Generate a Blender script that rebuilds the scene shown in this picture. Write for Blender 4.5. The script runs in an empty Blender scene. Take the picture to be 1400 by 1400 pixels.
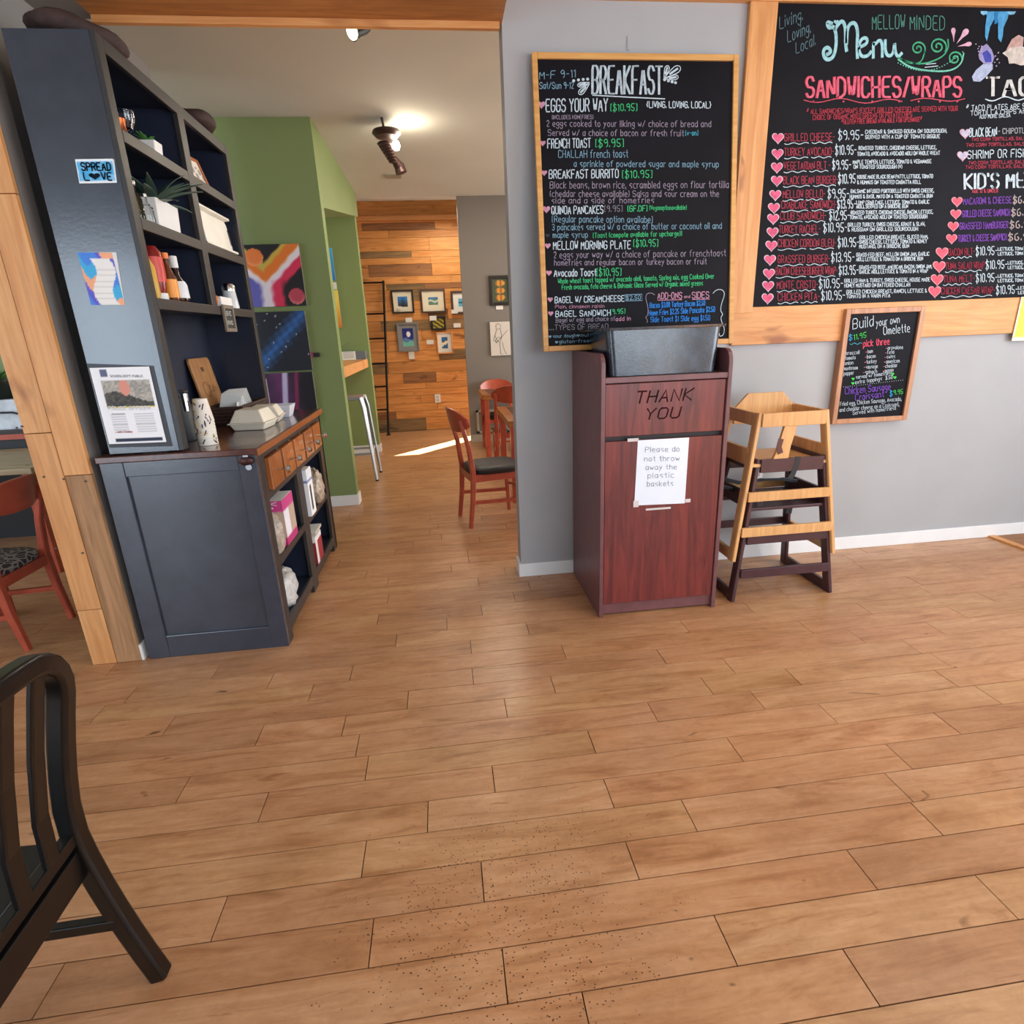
import bpy, bmesh, math, random
from mathutils import Vector, Matrix
R_ = math.radians
random.seed(7)
SC = bpy.context.scene
COL = SC.collection
# ------------------------------------------------------------ camera, world, lights, exposure
CAM = Vector((0, 0, 1.5))
YAW, PIT, ROL, FPX = R_(6.2975), R_(17.567), R_(-2.290), 778.4
_f = Vector((math.sin(YAW)*math.cos(PIT), math.cos(YAW)*math.cos(PIT), -math.sin(PIT)))
_r = Vector((math.cos(YAW), -math.sin(YAW), 0)); _u = _r.cross(_f)
RT = math.cos(ROL)*_r + math.sin(ROL)*_u; UP = -math.sin(ROL)*_r + math.cos(ROL)*_u
cd = bpy.data.cameras.new('camera'); cam = bpy.data.objects.new('camera', cd); COL.objects.link(cam)
cd.sensor_width = 36; cd.lens = 36*FPX/1400; cd.clip_start = .05
cam.matrix_world = Matrix(((RT.x, UP.x, -_f.x, CAM.x), (RT.y, UP.y, -_f.y, CAM.y), (RT.z, UP.z, -_f.z, CAM.z), (0, 0, 0, 1)))
SC.camera = cam
SC.view_settings.view_transform = 'Standard'; SC.view_settings.look = 'None'
SC.view_settings.exposure = 0.0; SC.view_settings.gamma = 1; SC.view_settings.use_curve_mapping = False
W = bpy.data.worlds.new('world'); SC.world = W; W.use_nodes = True
W.node_tree.nodes['Background'].inputs[0].default_value = (.72, .86, 1, 1)
W.node_tree.nodes['Background'].inputs[1].default_value = 2.2
def light(kind, name, loc, rot, energy, col=(1, 1, 1), size=None, sizey=None, rad=None, spot=None):
    l = bpy.data.lights.new(name, kind); l.energy = energy; l.color = col
    if kind == 'AREA': l.shape = 'RECTANGLE'; l.size = size; l.size_y = sizey
    if rad is not None and kind in ('POINT', 'SPOT'): l.shadow_soft_size = rad
    if spot: l.spot_size = R_(spot); l.spot_blend = .6
    o = bpy.data.objects.new(name, l); COL.objects.link(o); o.location = loc; o.rotation_euler = rot; return o
# daylight through the windows behind and to the right of the camera, and added fill farther back
light('AREA', 'window_daylight', (2.5, -3.2, 1.75), (R_(90), 0, 0), 112, (.82, .91, 1), 3.6, 1.9)
light('AREA', 'window_daylight', (5.0, .2, 1.75), (R_(90), 0, R_(90)), 135, (.88, .94, 1), 3.6, 1.8)
light('AREA', 'glass_door_daylight', (-4.5, -3.2, 1.45), (R_(90), 0, 0), 105, (.72, .86, 1), 1.9, 2.7)
light('AREA', 'window_daylight', (-5.7, 2.2, 1.7), (R_(90), 0, R_(-90)), 60, (.85, .93, 1), 3.2, 1.6)
light('AREA', 'window_daylight', (4.7, 5.9, 1.7), (R_(90), 0, R_(90)), 175, (1, .96, .88), 3.2, 1.9)
light('AREA', 'hall_fill', (3.4, 8.9, 1.6), (R_(90), 0, R_(90)), 75, (1, .95, .86), 1.0, 2.2)  # added to brighten the plank wall; no window is built here
light('AREA', 'alcove_fill', (-3.1, 6.6, 1.9), (R_(90), 0, R_(-90)), 14, (.95, 1, .97), 1.6, 1.4)  # added area light in the closed alcove, which has no window
# warm area lights under the ceilings; far pair added to brighten that room
for p, e in (((1.9, .9), 16), ((2.9, 1.9), 16), ((.2, 8.75), 22), ((.7, 6.6), 26)):
    light('AREA', 'ceiling_fill', (p[0], p[1], 3.1), (0, 0, 0), e, (1, .87, .7), .5, .5)
sd = Vector((-.85, -.95, -1.0)).normalized()
s = light('SUN', 'sun', (3, 12, 6), (0, 0, 0), 70, (1, .95, .86)); s.data.angle = R_(.6)
s.rotation_euler = sd.to_track_quat('-Z', 'Y').to_euler()

# ------------------------------------------------------------ pixel -> point on a plane (axis, value)
def on(x, y, ax, v):
    d = (x-700)*RT + (700-y)*UP + FPX*_f
    return CAM + d*((v-CAM[ax])/d[ax])
# ------------------------------------------------------------ materials
def lin(h):
    if isinstance(h, str):
        c = [int(h[i:i+2], 16)/255 for i in (0, 2, 4)]
    else: c = [v/255 for v in h]
    return tuple(v/12.92 if v <= .04045 else ((v+.055)/1.055)**2.4 for v in c)+(1,)
_mc = {}
def new(name):
    m = bpy.data.materials.new(name); m.use_nodes = True
    nt = m.node_tree; b = nt.nodes['Principled BSDF']; return m, nt, b
def N(nt, t, **k):
    n = nt.nodes.new(t)
    for a, v in k.items(): setattr(n, a, v)
    return n
def ramp(nt, src, stops):
    r = N(nt, 'ShaderNodeValToRGB'); e = r.color_ramp.elements
    while len(e) < len(stops): e.new(.5)
    for i, (p, c) in enumerate(stops): e[i].position = p; e[i].color = c
    nt.links.new(src, r.inputs[0]); return r.outputs[0]
def mix(nt, a, b, f, mode='MIX'):
    n = N(nt, 'ShaderNodeMix', data_type='RGBA', blend_type=mode)
    for s, v in ((6, a), (7, b), (0, f)):
        if hasattr(v, 'links'): nt.links.new(v, n.inputs[s])
        else: n.inputs[s].default_value = v
    return n.outputs[2]
def pos(nt, scale=(1, 1, 1), rnd=0):
    g = N(nt, 'ShaderNodeNewGeometry'); src = g.outputs['Position']
    if rnd:
        oi = N(nt, 'ShaderNodeObjectInfo'); mm = N(nt, 'ShaderNodeMath', operation='MULTIPLY'); mm.inputs[1].default_value = rnd
        nt.links.new(oi.outputs['Random'], mm.inputs[0])
        a = N(nt, 'ShaderNodeVectorMath', operation='ADD'); nt.links.new(src, a.inputs[0]); nt.links.new(mm.outputs[0], a.inputs[1]); src = a.outputs[0]
    v = N(nt, 'ShaderNodeVectorMath', operation='MULTIPLY'); v.inputs[1].default_value = scale
    nt.links.new(src, v.inputs[0]); return v.outputs[0]
def noise(nt, vec, sc, det=3, dist=0, rough=.5):
    n = N(nt, 'ShaderNodeTexNoise'); n.inputs['Scale'].default_value = sc; n.inputs['Detail'].default_value = det
    n.inputs['Distortion'].default_value = dist; n.inputs['Roughness'].default_value = rough
    nt.links.new(vec, n.inputs['Vector']); return n.outputs[0]
def bump(nt, b, h, st=.2, d=.01):
    n = N(nt, 'ShaderNodeBump'); n.inputs['Strength'].default_value = st; n.inputs['Distance'].default_value = d
    nt.links.new(h, n.inputs['Height']); nt.links.new(n.outputs[0], b.inputs['Normal'])
def mat(name, c, rough=.5, metal=0, var=.08, nsc=6, bst=0, **kw):
    if name in _mc: return _mc[name]
    m, nt, b = new(name); c = lin(c)
    p = pos(nt); n = noise(nt, p, nsc, 4)
    d = tuple(v*(1-var) for v in c[:3])+(1,); l = tuple(min(1, v*(1+var)) for v in c[:3])+(1,)
    nt.links.new(ramp(nt, n, [(.3, d), (.7, l)]), b.inputs['Base Color'])
    b.inputs['Roughness'].default_value = rough; b.inputs['Metallic'].default_value = metal
    if bst: bump(nt, b, noise(nt, p, nsc*8, 3), bst, .003)
    for k, v in kw.items(): b.inputs[k.replace('_', ' ')].default_value = v
    _mc[name] = m; return m
def wood(name, c1, c2, c3=None, axis=0, rough=.45, rnd=37.0, tone=.18, knots=True, sc=1.0, bst=.08, coat=0, pits=False):
    if name in _mc: return _mc[name]
    m, nt, b = new(name)
    st = [11, 11, 11]; st[axis] = 1.1
    p = pos(nt, tuple(v*sc for v in st), rnd)
    n1 = noise(nt, p, 1.6, 6, 1.2, .62)
    st2 = [70, 70, 70]; st2[axis] = 2.2
    n2 = noise(nt, pos(nt, tuple(v*sc for v in st2), rnd), 1.0, 3)
    A, B = lin(c1), lin(c2)
    col = ramp(nt, n1, [(.32, B), (.62, A)])
    col = mix(nt, col, ramp(nt, n2, [(.35, (.80, .76, .72, 1)), (.6, (1, 1, 1, 1))]), .55, 'MULTIPLY')
    if knots:
        ks = [3.0, 3.0, 3.0]; ks[axis] = 1.1
        k = noise(nt, pos(nt, tuple(v*sc for v in ks), rnd*1.7), 2.2, 2, .4)
        col = mix(nt, col, lin(c3 or c2), ramp(nt, k, [(.65, (0, 0, 0, 1)), (.74, (.85, .85, .85, 1))]))
    if tone:
        oi = N(nt, 'ShaderNodeObjectInfo'); lo = 1-tone
        t = ramp(nt, oi.outputs['Random'], [(0, (lo, lo*.97, lo*.93, 1)), (.5, (1, .97, .93, 1)), (1, (1, 1, 1, 1))])
        col = mix(nt, col, t, 1.0, 'MULTIPLY')
    if pits:
        v = N(nt, 'ShaderNodeTexVoronoi'); v.inputs['Scale'].default_value = 1
        nt.links.new(pos(nt, (62, 105, 60)), v.inputs['Vector'])
        pt = ramp(nt, v.outputs['Distance'], [(.10, (1, 1, 1, 1)), (.2, (0, 0, 0, 1))])
        g = N(nt, 'ShaderNodeNewGeometry'); sx = N(nt, 'ShaderNodeVectorMath', operation='DISTANCE'); nt.links.new(g.outputs['Position'], sx.inputs[0]); sx.inputs[1].default_value = (.03, 1.2, 0)
        msk = ramp(nt, sx.outputs['Value'], [(.10, (1, 1, 1, 1)), (.75, (0, 0, 0, 1))])
        mn = ramp(nt, noise(nt, pos(nt), 7, 3), [(.40, (0, 0, 0, 1)), (.58, (1, 1, 1, 1))])
        f = mix(nt, mix(nt, pt, msk, 1, 'MULTIPLY'), mn, 1, 'MULTIPLY')
        col = mix(nt, col, lin('4a2f1c'), f)
        dirt = ramp(nt, noise(nt, pos(nt, (1, 1.3, 1)), 2.6, 5), [(.35, (.80, .77, .76, 1)), (.6, (1, 1, 1, 1))])
        col = mix(nt, col, dirt, .8, 'MULTIPLY')
    nt.links.new(col, b.inputs['Base Color'])
    rr = N(nt, 'ShaderNodeMapRange'); rr.inputs[3].default_value = rough-.08; rr.inputs[4].default_value = rough+.12
    nt.links.new(noise(nt, pos(nt), 9, 4), rr.inputs[0]); nt.links.new(rr.outputs[0], b.inputs['Roughness'])
    b.inputs['Coat Weight'].default_value = coat; b.inputs['Coat Roughness'].default_value = .2
    if bst: bump(nt, b, n2, bst, .002)
    _mc[name] = m; return m
def vcol(name='print', rough=.6):
    k = 'vc_'+name
    if k in _mc: return _mc[k]
    m, nt, b = new(k); a = N(nt, 'ShaderNodeVertexColor'); a.layer_name = 'Col'
    nt.links.new(a.outputs[0], b.inputs['Base Color']); b.inputs['Roughness'].default_value = rough
    _mc[k] = m; return m
def glass(name, c=(255, 255, 255), rough=.02):
    if name in _mc: return _mc[name]
    m, nt, b = new(name); b.inputs['Base Color'].default_value = lin(c); b.inputs['Transmission Weight'].default_value = 1
    b.inputs['Roughness'].default_value = rough; b.inputs['IOR'].default_value = 1.45; _mc[name] = m; return m
def emit(name, c, st):
    m, nt, b = new(name); b.inputs['Emission Color'].default_value = lin(c); b.inputs['Emission Strength'].default_value = st; return m
# ------------------------------------------------------------ mesh builder
class MB:
    def __init__(s): s.v = []; s.f = []
    def add(s, vs, fs):
        o = len(s.v); s.v += [Vector(v) for v in vs]; s.f += [tuple(i+o for i in f) for f in fs]; return s
    def box(s, x0, x1, y0, y1, z0, z1, M=None):
        vs = [Vector((x, y, z)) for x in (x0, x1) for y in (y0, y1) for z in (z0, z1)]
        if M: vs = [M @ v for v in vs]
        return s.add(vs, [(0, 1, 3, 2), (4, 6, 7, 5), (0, 4, 5, 1), (2, 3, 7, 6), (0, 2, 6, 4), (1, 5, 7, 3)])
    def bar(s, a, b, w, d, up=(0, 0, 1)):           # box beam from a to b
        a, b = Vector(a), Vector(b); t = (b-a).normalized(); u = Vector(up); x = t.cross(u)
        if x.length < 1e-4: x = t.cross(Vector((1, 0, 0)))
        x.normalize(); y = x.cross(t).normalized()
        vs = [p+x*i*w/2+y*j*d/2 for p in (a, b) for i, j in ((-1, -1), (1, -1), (1, 1), (-1, 1))]
        return s.add(vs, [(3, 2, 1, 0), (4, 5, 6, 7), (0, 1, 5, 4), (1, 2, 6, 5), (2, 3, 7, 6), (3, 0, 4, 7)])
    def sweep(s, pts, w, d, side):                   # rectangular section along a path; side = fixed width direction
        side = Vector(side).normalized(); pts = [Vector(p) for p in pts]; vs = []; n = len(pts)
        for i, p in enumerate(pts):
            t = (pts[min(i+1, n-1)]-pts[max(i-1, 0)]).normalized(); x = (side-t*side.dot(t)).normalized(); y = x.cross(t)
            ww = w[i] if isinstance(w, list) else w; dd = d[i] if isinstance(d, list) else d
            vs += [p+x*a*ww/2+y*b*dd/2 for a, b in ((-1, -.7), (-.7, -1), (.7, -1), (1, -.7), (1, .7), (.7, 1), (-.7, 1), (-1, .7))]
        fs = [tuple(range(8))[::-1], tuple(range((n-1)*8, n*8))]
        for i in range(n-1):
            for j in range(8): fs.append((i*8+j, i*8+(j+1) % 8, i*8+8+(j+1) % 8, i*8+8+j))
        return s.add(vs, fs)
    def tube(s, pts, r, seg=8):
        pts = [Vector(p) for p in pts]; vs = []; n = len(pts); ref = None
        for i, p in enumerate(pts):
            t = (pts[min(i+1, n-1)]-pts[max(i-1, 0)]).normalized()
            if ref is None: ref = t.cross(Vector((0, 0, 1)) if abs(t.z) < .9 else Vector((1, 0, 0))).normalized()
            ref = (ref-t*ref.dot(t)).normalized(); y = t.cross(ref); rr = r[i] if isinstance(r, list) else r
            vs += [p+ref*math.cos(2*math.pi*k/seg)*rr+y*math.sin(2*math.pi*k/seg)*rr for k in range(seg)]
        fs = [tuple(range(seg))[::-1], tuple(range((n-1)*seg, n*seg))]
        for i in range(n-1):
            for j in range(seg): fs.append((i*seg+j, i*seg+(j+1) % seg, (i+1)*seg+(j+1) % seg, (i+1)*seg+j))
        return s.add(vs, fs)
    def lathe(s, prof, c=(0, 0, 0), seg=20, sx=1, sy=1, M=None):
        c = Vector(c); vs = []
        for r, z in prof:
            for k in range(seg):
                a = 2*math.pi*k/seg; v = Vector((r*math.cos(a)*sx, r*math.sin(a)*sy, z))
                vs.append((M @ v if M else v)+c)
        n = len(prof); fs = []
        for i in range(n-1):
            for j in range(seg): fs.append((i*seg+j, i*seg+(j+1) % seg, (i+1)*seg+(j+1) % seg, (i+1)*seg+j))
        if prof[0][0] > 1e-5: fs.append(tuple(range(seg))[::-1])
        if prof[-1][0] > 1e-5: fs.append(tuple(range((n-1)*seg, n*seg)))
        return s.add(vs, fs)
    def prism(s, poly, axis, a, b, M=None):          # 2D polygon extruded along axis from a to b
        n = len(poly); vs = []
        for h in (a, b):
            for p in poly:
                v = [p[0], p[1]]; v.insert(axis, h); v = Vector(v); vs.append(M @ v if M else v)
        fs = [tuple(range(n)), tuple(range(n, 2*n))[::-1]]
        for i in range(n): fs.append((i, n+i, n+(i+1) % n, (i+1) % n))
        return s.add(vs, fs)
    def build(s, name, m, parent=None, bev=0, smooth=False, rec=True, sub=0):
        me = bpy.data.meshes.new(name); me.from_pydata(s.v, [], s.f); me.update()
        bm = bmesh.new(); bm.from_mesh(me)
        if rec: bmesh.ops.recalc_face_normals(bm, faces=bm.faces)
        bm.to_mesh(me); bm.free()
        o = bpy.data.objects.new(name, me); COL.objects.link(o); me.materials.append(m)
        if parent:
            o.parent = parent
            if parent.type == 'EMPTY': o.matrix_parent_inverse = parent.matrix_basis.inverted()
        if bev:
            md = o.modifiers.new('bevel', 'BEVEL'); md.width = bev; md.segments = 2; md.limit_method = 'ANGLE'; md.angle_limit = R_(40)
        if sub:
            md = o.modifiers.new('sub', 'SUBSURF'); md.levels = sub; md.render_levels = sub
        if smooth:
            for p in me.polygons: p.use_smooth = True
            if not sub:
                try: me.set_sharp_from_angle(angle=R_(38))
                except Exception: pass
        return o
def tag(o, label=None, cat=None, group=None, kind=None):
    if label: o['label'] = label
    if cat: o['category'] = cat
    if group: o['group'] = group
    if kind: o['kind'] = kind
    return o
def thing(name, label, cat, loc=(0, 0, 0), group=None, rz=0):
    o = bpy.data.objects.new(name, None); COL.objects.link(o); o.location = loc; o.rotation_euler = (0, 0, rz); o.empty_display_size = .1
    bpy.context.view_layer.update() if False else None
    o.matrix_basis = Matrix.Translation(loc) @ Matrix.Rotation(rz, 4, 'Z')
    return tag(o, label, cat, group)
def local(o, parent):                                # child built in its parent's own coordinates
    o.parent = parent; o.matrix_parent_inverse = Matrix(); return o
def copy_tree(o, parent=None):
    c = o.copy(); COL.objects.link(c); c.parent = parent
    if parent: c.matrix_parent_inverse = o.matrix_parent_inverse.copy()
    for ch in list(o.children): copy_tree(ch, c)
    return c
def box(name, m, x0, x1, y0, y1, z0, z1, parent=None, bev=0): return MB().box(x0, x1, y0, y1, z0, z1).build(name, m, parent, bev)
def struct(o): o['kind'] = 'structure'; return o
def picture(name, fn, o0, ux, uy, nu, nv, parent=None, lift=0, mname='print', rough=.6):
    """flat art: a grid whose vertex colours come from fn(u,v); o0 corner (bottom-left), ux, uy edge vectors"""
    o0, ux, uy = Vector(o0), Vector(ux), Vector(uy); n = ux.cross(uy).normalized()
    if n.dot(CAM-o0) < 0: n = -n
    me = bpy.data.meshes.new(name); vs = []; fs = []
    for j in range(nv+1):
        for i in range(nu+1): vs.append(o0+ux*(i/nu)+uy*(j/nv)+n*lift)
    for j in range(nv):
        for i in range(nu): a = j*(nu+1)+i; fs.append((a, a+1, a+nu+2, a+nu+1))
    me.from_pydata(vs, [], fs); ca = me.color_attributes.new('Col', 'FLOAT_COLOR', 'POINT')
    for k in range(len(vs)):
        i, j = k % (nu+1), k//(nu+1); ca.data[k].color = lin(fn(i/nu, j/nv))
    o = bpy.data.objects.new(name, me); COL.objects.link(o); me.materials.append(vcol(mname, rough))
    if parent: o.parent = parent; o.matrix_parent_inverse = parent.matrix_basis.inverted()
    return o
# ------------------------------------------------------------ stroke lettering
G = {}
for ln in """A 022842 1434|B 02083847463505 3544433202|C 4738180703123243|D 02082847432202|E 48080242 0535|F 480802 0535|G 47381807031232434525|H 0208 4248 0545
I 0208|J 3833221203|K 0802 480542|L 080242|M 0208244842|N 02084248|O 183847433212030718|P 02083847463505|Q 183847433212030718 2442|R 02083847463505 2542
S 473818070615354443321203|T 0848 2822|U 080312324348|V 082248|W 0812263248|X 0842 4802|Y 082548 2522|Z 08480242
0 182837332212030718|1 071812|2 07182837360232|3 07182837362515 253433221203|4 2822 280434|5 380805253433221203|6 2807031222333425 05|7 083812|8 180706152536372818 150403122233342515|9 361506071828373322|$ 3718070616253433220203 1911
a 36160503122234 3632|b 0802 0516263533221203|c 361605031232|d 3832 36160503122234|e 04343526160503 031232|f 38281712 0626|g 3616050413233435 3631201001|h 0802 0516263532|i 0602 0708|j 26211000 2728|k 0802 360432|l 0802|m 0602 05162522 25364542|n 0602 0516263532|o 162635332212030516|p 0600 0516263533221203|q 3630 36160503122233|r 0602 051626|s 36160514243322 02|t 181322 0626|u 0603122233 3632|v 061236|w 0612253246|x 0632 3602|y 0623 3600|z 06360232
. 0203|, 0301|- 0525|/ 0238|& 420607182726040312 122244|' 0807|( 18070312|) 08171302|[ 18080212|] 08181202|{ 2817160514132 2|} 08171625141302|* 0747 2529 0549|_ 0242|! 0804 0302""".replace('\n', '|').split('|'):
    ps = ln.split(' '); G[ps[0]] = [[(int(q[i]), int(q[i+1])) for i in range(0, len(q)-1, 2)] for q in ps[1:] if len(q) >= 4]
def chaikin(p, k=.75):
    if len(p) < 3: return p
    q = [p[0]]
    for a, b in zip(p, p[1:]): q += [(a[0]*k+b[0]*(1-k), a[1]*k+b[1]*(1-k)), (a[0]*(1-k)+b[0]*k, a[1]*(1-k)+b[1]*k)]
    q.append(p[-1]); return q
def text_strokes(t, smooth=True, slant=0, jit=.12):
    x = 0; out = []; rg = random.Random(sum(map(ord, t))*7+len(t))
    for ch in t:
        if ch == ' ': x += 3.0; continue
        g = G.get(ch) or G.get(ch.upper()) or []
        w = max([p[0] for s_ in g for p in s_] or [2])
        for s_ in g:
            q = [(p[0]+rg.uniform(-jit, jit), p[1]+rg.uniform(-jit, jit)) for p in s_]
            if smooth: q = chaikin(q, .84) if ch not in '[]' else q
            out.append([(x+a+slant*(b-2), b-2) for a, b in q])
        x += w+(1.8 if w > 0 else 1.9)
    return out, max(x-1.5, 1)
def inkmat(c): return mat('ink_'+c, [int(c[i:i+2], 16)*.87 for i in (0, 2, 4)], .85, var=.2, nsc=60, Specular_IOR_Level=.1)
class Ink:
    """chalk or print strokes lying on a plane: P(x, y) maps pixel-like 2D coordinates to the plane"""
    def __init__(s, P, normal, lift=.0015): s.P = P; s.n = Vector(normal)*lift; s.d = {}; s.h = []
    def line(s, pts, w, col):
        pts = [s.P(*p) for p in pts]; v, f = s.d.setdefault(col, ([], [])); nn = s.n.normalized(); o = len(v); n = len(pts)
        for i, p in enumerate(pts):
            t = (pts[min(i+1, n-1)]-pts[max(i-1, 0)])
            if t.length < 1e-9: t = Vector((0, 0, 1))
            t.normalize(); x = t.cross(nn).normalized()*w*.43; e = t*w*.3*(-1 if i == 0 else 1 if i == n-1 else 0)
            v += [p+x+e+s.n, p-x+e+s.n]
        for i in range(n-1): a = o+2*i; f.append((a, a+1, a+3, a+2))
    def poly(s, pts, col, k=1.0):
        v, f = s.d.setdefault(col, ([], [])); o = len(v); v += [s.P(*p)+s.n*k for p in pts]; f.append(tuple(range(o, o+len(pts))))
    def text(s, t, x0, x1, b0, b1, h, col, w=.0028, slant=0, smooth=True, jit=.12):
        st, W_ = text_strokes(t, smooth, slant, jit); k = (x1-x0)/W_
        for q in st: s.line([(x0+a*k, b0+(b1-b0)*(a/W_)-h*b/6) for a, b in q], w, col)
    def heart(s, cx, cy, r, col, edge=None):
        H = lambda q: [(cx+q*r*math.sin(a)**3, cy-q*r*(13*math.cos(a)-5*math.cos(2*a)-2*math.cos(3*a)-math.cos(4*a))/16*1.05) for a in [i*math.pi/12 for i in range(24)]]
        s.h.append(([s.P(*p)+s.n*.8 for p in H(1.18)] if edge else None, [s.P(*p)+s.n*1.3 for p in H(1.0)], edge, col))
    def dot(s, cx, cy, r, col): s.poly([(cx+r*math.cos(a), cy+r*math.sin(a)) for a in [i*math.pi/5 for i in range(10)]], col)
    def build(s, parent, name='chalk_lettering'):
        for i, (c, (v, f)) in enumerate(s.d.items()):
            m = inkmat(c)
            me = bpy.data.meshes.new(name); me.from_pydata([q+s.n*.05*i for q in v], [], f); me.materials.append(m)
            o = bpy.data.objects.new(name, me); COL.objects.link(o); o.parent = parent; o.matrix_parent_inverse = parent.matrix_basis.inverted(); o['kind'] = 'stuff'
        for e, c, ec, cc in s.h:
            me = bpy.data.meshes.new('chalk_heart'); v = list(c)+(e or []); me.from_pydata(v, [], [tuple(range(24))]+([tuple(range(24, 48))] if e else []))
            me.materials.append(inkmat(cc))
            if e: me.materials.append(inkmat(ec)); me.polygons[1].material_index = 1
            o = bpy.data.objects.new('chalk_heart', me); COL.objects.link(o); o.parent = parent; o.matrix_parent_inverse = parent.matrix_basis.inverted()
# ------------------------------------------------------------ palette
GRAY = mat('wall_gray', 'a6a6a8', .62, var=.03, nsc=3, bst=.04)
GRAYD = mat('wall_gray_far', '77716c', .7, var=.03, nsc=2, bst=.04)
GREEN = mat('wall_green', '7d8e58', .6, var=.04, nsc=2, bst=.04)
CEIL = mat('ceiling_paint', 'b3b3ab', .85, var=.03, nsc=1.5)
WHITE = mat('white_trim', 'e6e6e6', .4, var=.03)
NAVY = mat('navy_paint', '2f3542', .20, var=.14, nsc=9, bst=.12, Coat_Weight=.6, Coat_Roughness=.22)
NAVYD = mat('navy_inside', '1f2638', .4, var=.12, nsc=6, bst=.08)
NAVYF = mat('dark_gray_paint', '2e2c2c', .42, var=.12, nsc=10, bst=.1)
def floor_mat():
    m, nt, b = new('maple_floor'); RN = 41
    base = ramp(nt, noise(nt, pos(nt, (1.3, 7, 7), RN), 1.5, 5, 1.6, .6), [(.28, lin('a87650')), (.46, lin('c4946c')), (.7, lin('d2a681'))])
    fine = ramp(nt, noise(nt, pos(nt, (5, 95, 95), RN), 1.0, 4), [(.3, (.84, .80, .76, 1)), (.62, (1, 1, 1, 1))])
    col = mix(nt, base, fine, .7, 'MULTIPLY')
    mott = ramp(nt, noise(nt, pos(nt, (9, 16, 9), RN), 2.4, 5, .8, .7), [(.35, (.86, .82, .78, 1)), (.6, (1, 1, 1, 1))]); col = mix(nt, col, mott, .75, 'MULTIPLY')
    streak = ramp(nt, noise(nt, pos(nt, (1.8, 13, 10), RN*1.3), 1.25, 4, 1.9, .62), [(.62, (0, 0, 0, 1)), (.74, (.75, .75, .75, 1))])
    col = mix(nt, col, lin('94603a'), streak)
    knot = ramp(nt, noise(nt, pos(nt, (5, 12, 10), RN*2.1), 1.4, 2, .8), [(.735, (0, 0, 0, 1)), (.79, (.9, .9, .9, 1))]); col = mix(nt, col, lin('5e3820'), knot)
    oi = N(nt, 'ShaderNodeObjectInfo')
    tone = ramp(nt, oi.outputs['Random'], [(0, (.80, .72, .66, 1)), (.2, (.96, .87, .80, 1)), (.45, (1, .97, .93, 1)), (.65, (.94, .92, .80, 1)), (.85, (1, .91, .86, 1)), (1, (.90, .86, .82, 1))]); col = mix(nt, col, tone, .9, 'MULTIPLY')
    v = N(nt, 'ShaderNodeTexVoronoi'); v.inputs['Scale'].default_value = 1; nt.links.new(pos(nt, (75, 115, 60)), v.inputs['Vector'])
    pt = ramp(nt, v.outputs['Distance'], [(.13, (1, 1, 1, 1)), (.22, (0, 0, 0, 1))])
    g = N(nt, 'ShaderNodeNewGeometry'); d = N(nt, 'ShaderNodeVectorMath', operation='DISTANCE'); nt.links.new(g.outputs['Position'], d.inputs[0]); d.inputs[1].default_value = (.06, 1.12, 0)
    msk = ramp(nt, d.outputs['Value'], [(.08, (.95, .95, .95, 1)), (.32, (.42, .42, .42, 1)), (.85, (.0, .0, .0, 1))])
    mn = noise(nt, pos(nt, (1, 1.4, 1)), 14, 3); ad = mix(nt, msk, mn, .55)
    gate = ramp(nt, ad, [(.44, (0, 0, 0, 1)), (.50, (1, 1, 1, 1))])
    col = mix(nt, col, lin('3f2413'), mix(nt, pt, gate, 1, 'MULTIPLY'))
    dirt = ramp(nt, noise(nt, pos(nt, (1, 1.3, 1)), 2.2, 6, .3, .65), [(.36, (.78, .74, .72, 1)), (.58, (1, 1, 1, 1))]); col = mix(nt, col, dirt, .7, 'MULTIPLY')
    nt.links.new(col, b.inputs['Base Color'])
    rr = N(nt, 'ShaderNodeMapRange'); rr.inputs[3].default_value = .20; rr.inputs[4].default_value = .46
    nt.links.new(noise(nt, pos(nt), 7, 6, 0, .7), rr.inputs[0]); nt.links.new(rr.outputs[0], b.inputs['Roughness'])
    bump(nt, b, noise(nt, pos(nt, (5, 60, 60), RN), 1.0, 4), .08, .002); return m
FLOOR = floor_mat()
PINE = wood('pine', 'dfa468', 'cf8c50', '8c4d22', 0, .5, 23, .10)
PINEZ = wood('pine_upright', 'e0a66c', 'cd8c52', '7a4628', 2, .5, 29, .10)
BEAM = wood('beam_wood', 'bd8046', '9c6230', '55301a', 0, .5, 13, .0)
BARN = wood('barn_orange', 'e0a05c', 'c6803c', '70401c', 0, .5, 51, .22)
BARNB = wood('barn_brown', 'a06d40', '7a5030', '39251a', 0, .55, 53, .18)
BARNG = wood('barn_gray', '9c7b50', '6f5a40', '463a2c', 0, .6, 57, .25)
POSTG = wood('post_gray_brown', 'b58a62', '8f6a48', '5a4436', 2, .6, 59, .1)
MAHOG = wood('mahogany_laminate', '7a2f2a', '4f1b1d', '5c2222', 2, .32, 7, 0, knots=False, bst=0)
MAHOGD = mat('mahogany_side', '6a4244', .4, var=.15, nsc=14)
NATW = wood('highchair_wood', 'dcab72', 'd09a60', 'b07a45', 2, .42, 31, .04, knots=False)
DARKW = mat('highchair_dark', '43262b', .35, var=.15, nsc=12)
REDW = mat('cherry_red_wood', 'b04f38', .3, var=.15, nsc=14)
ESPR = mat('espresso_wood', '0b0909', .34, var=.2, nsc=14)
BLACKF = mat('black_vinyl', '17181e', .5)
CHALK = mat('chalkboard', '131218', .6, var=.3, nsc=3, Specular_IOR_Level=.12)
OAKF = wood('board_frame', 'd8a25e', 'c68c48', None, 0, .45, 11, 0, knots=False)
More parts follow.
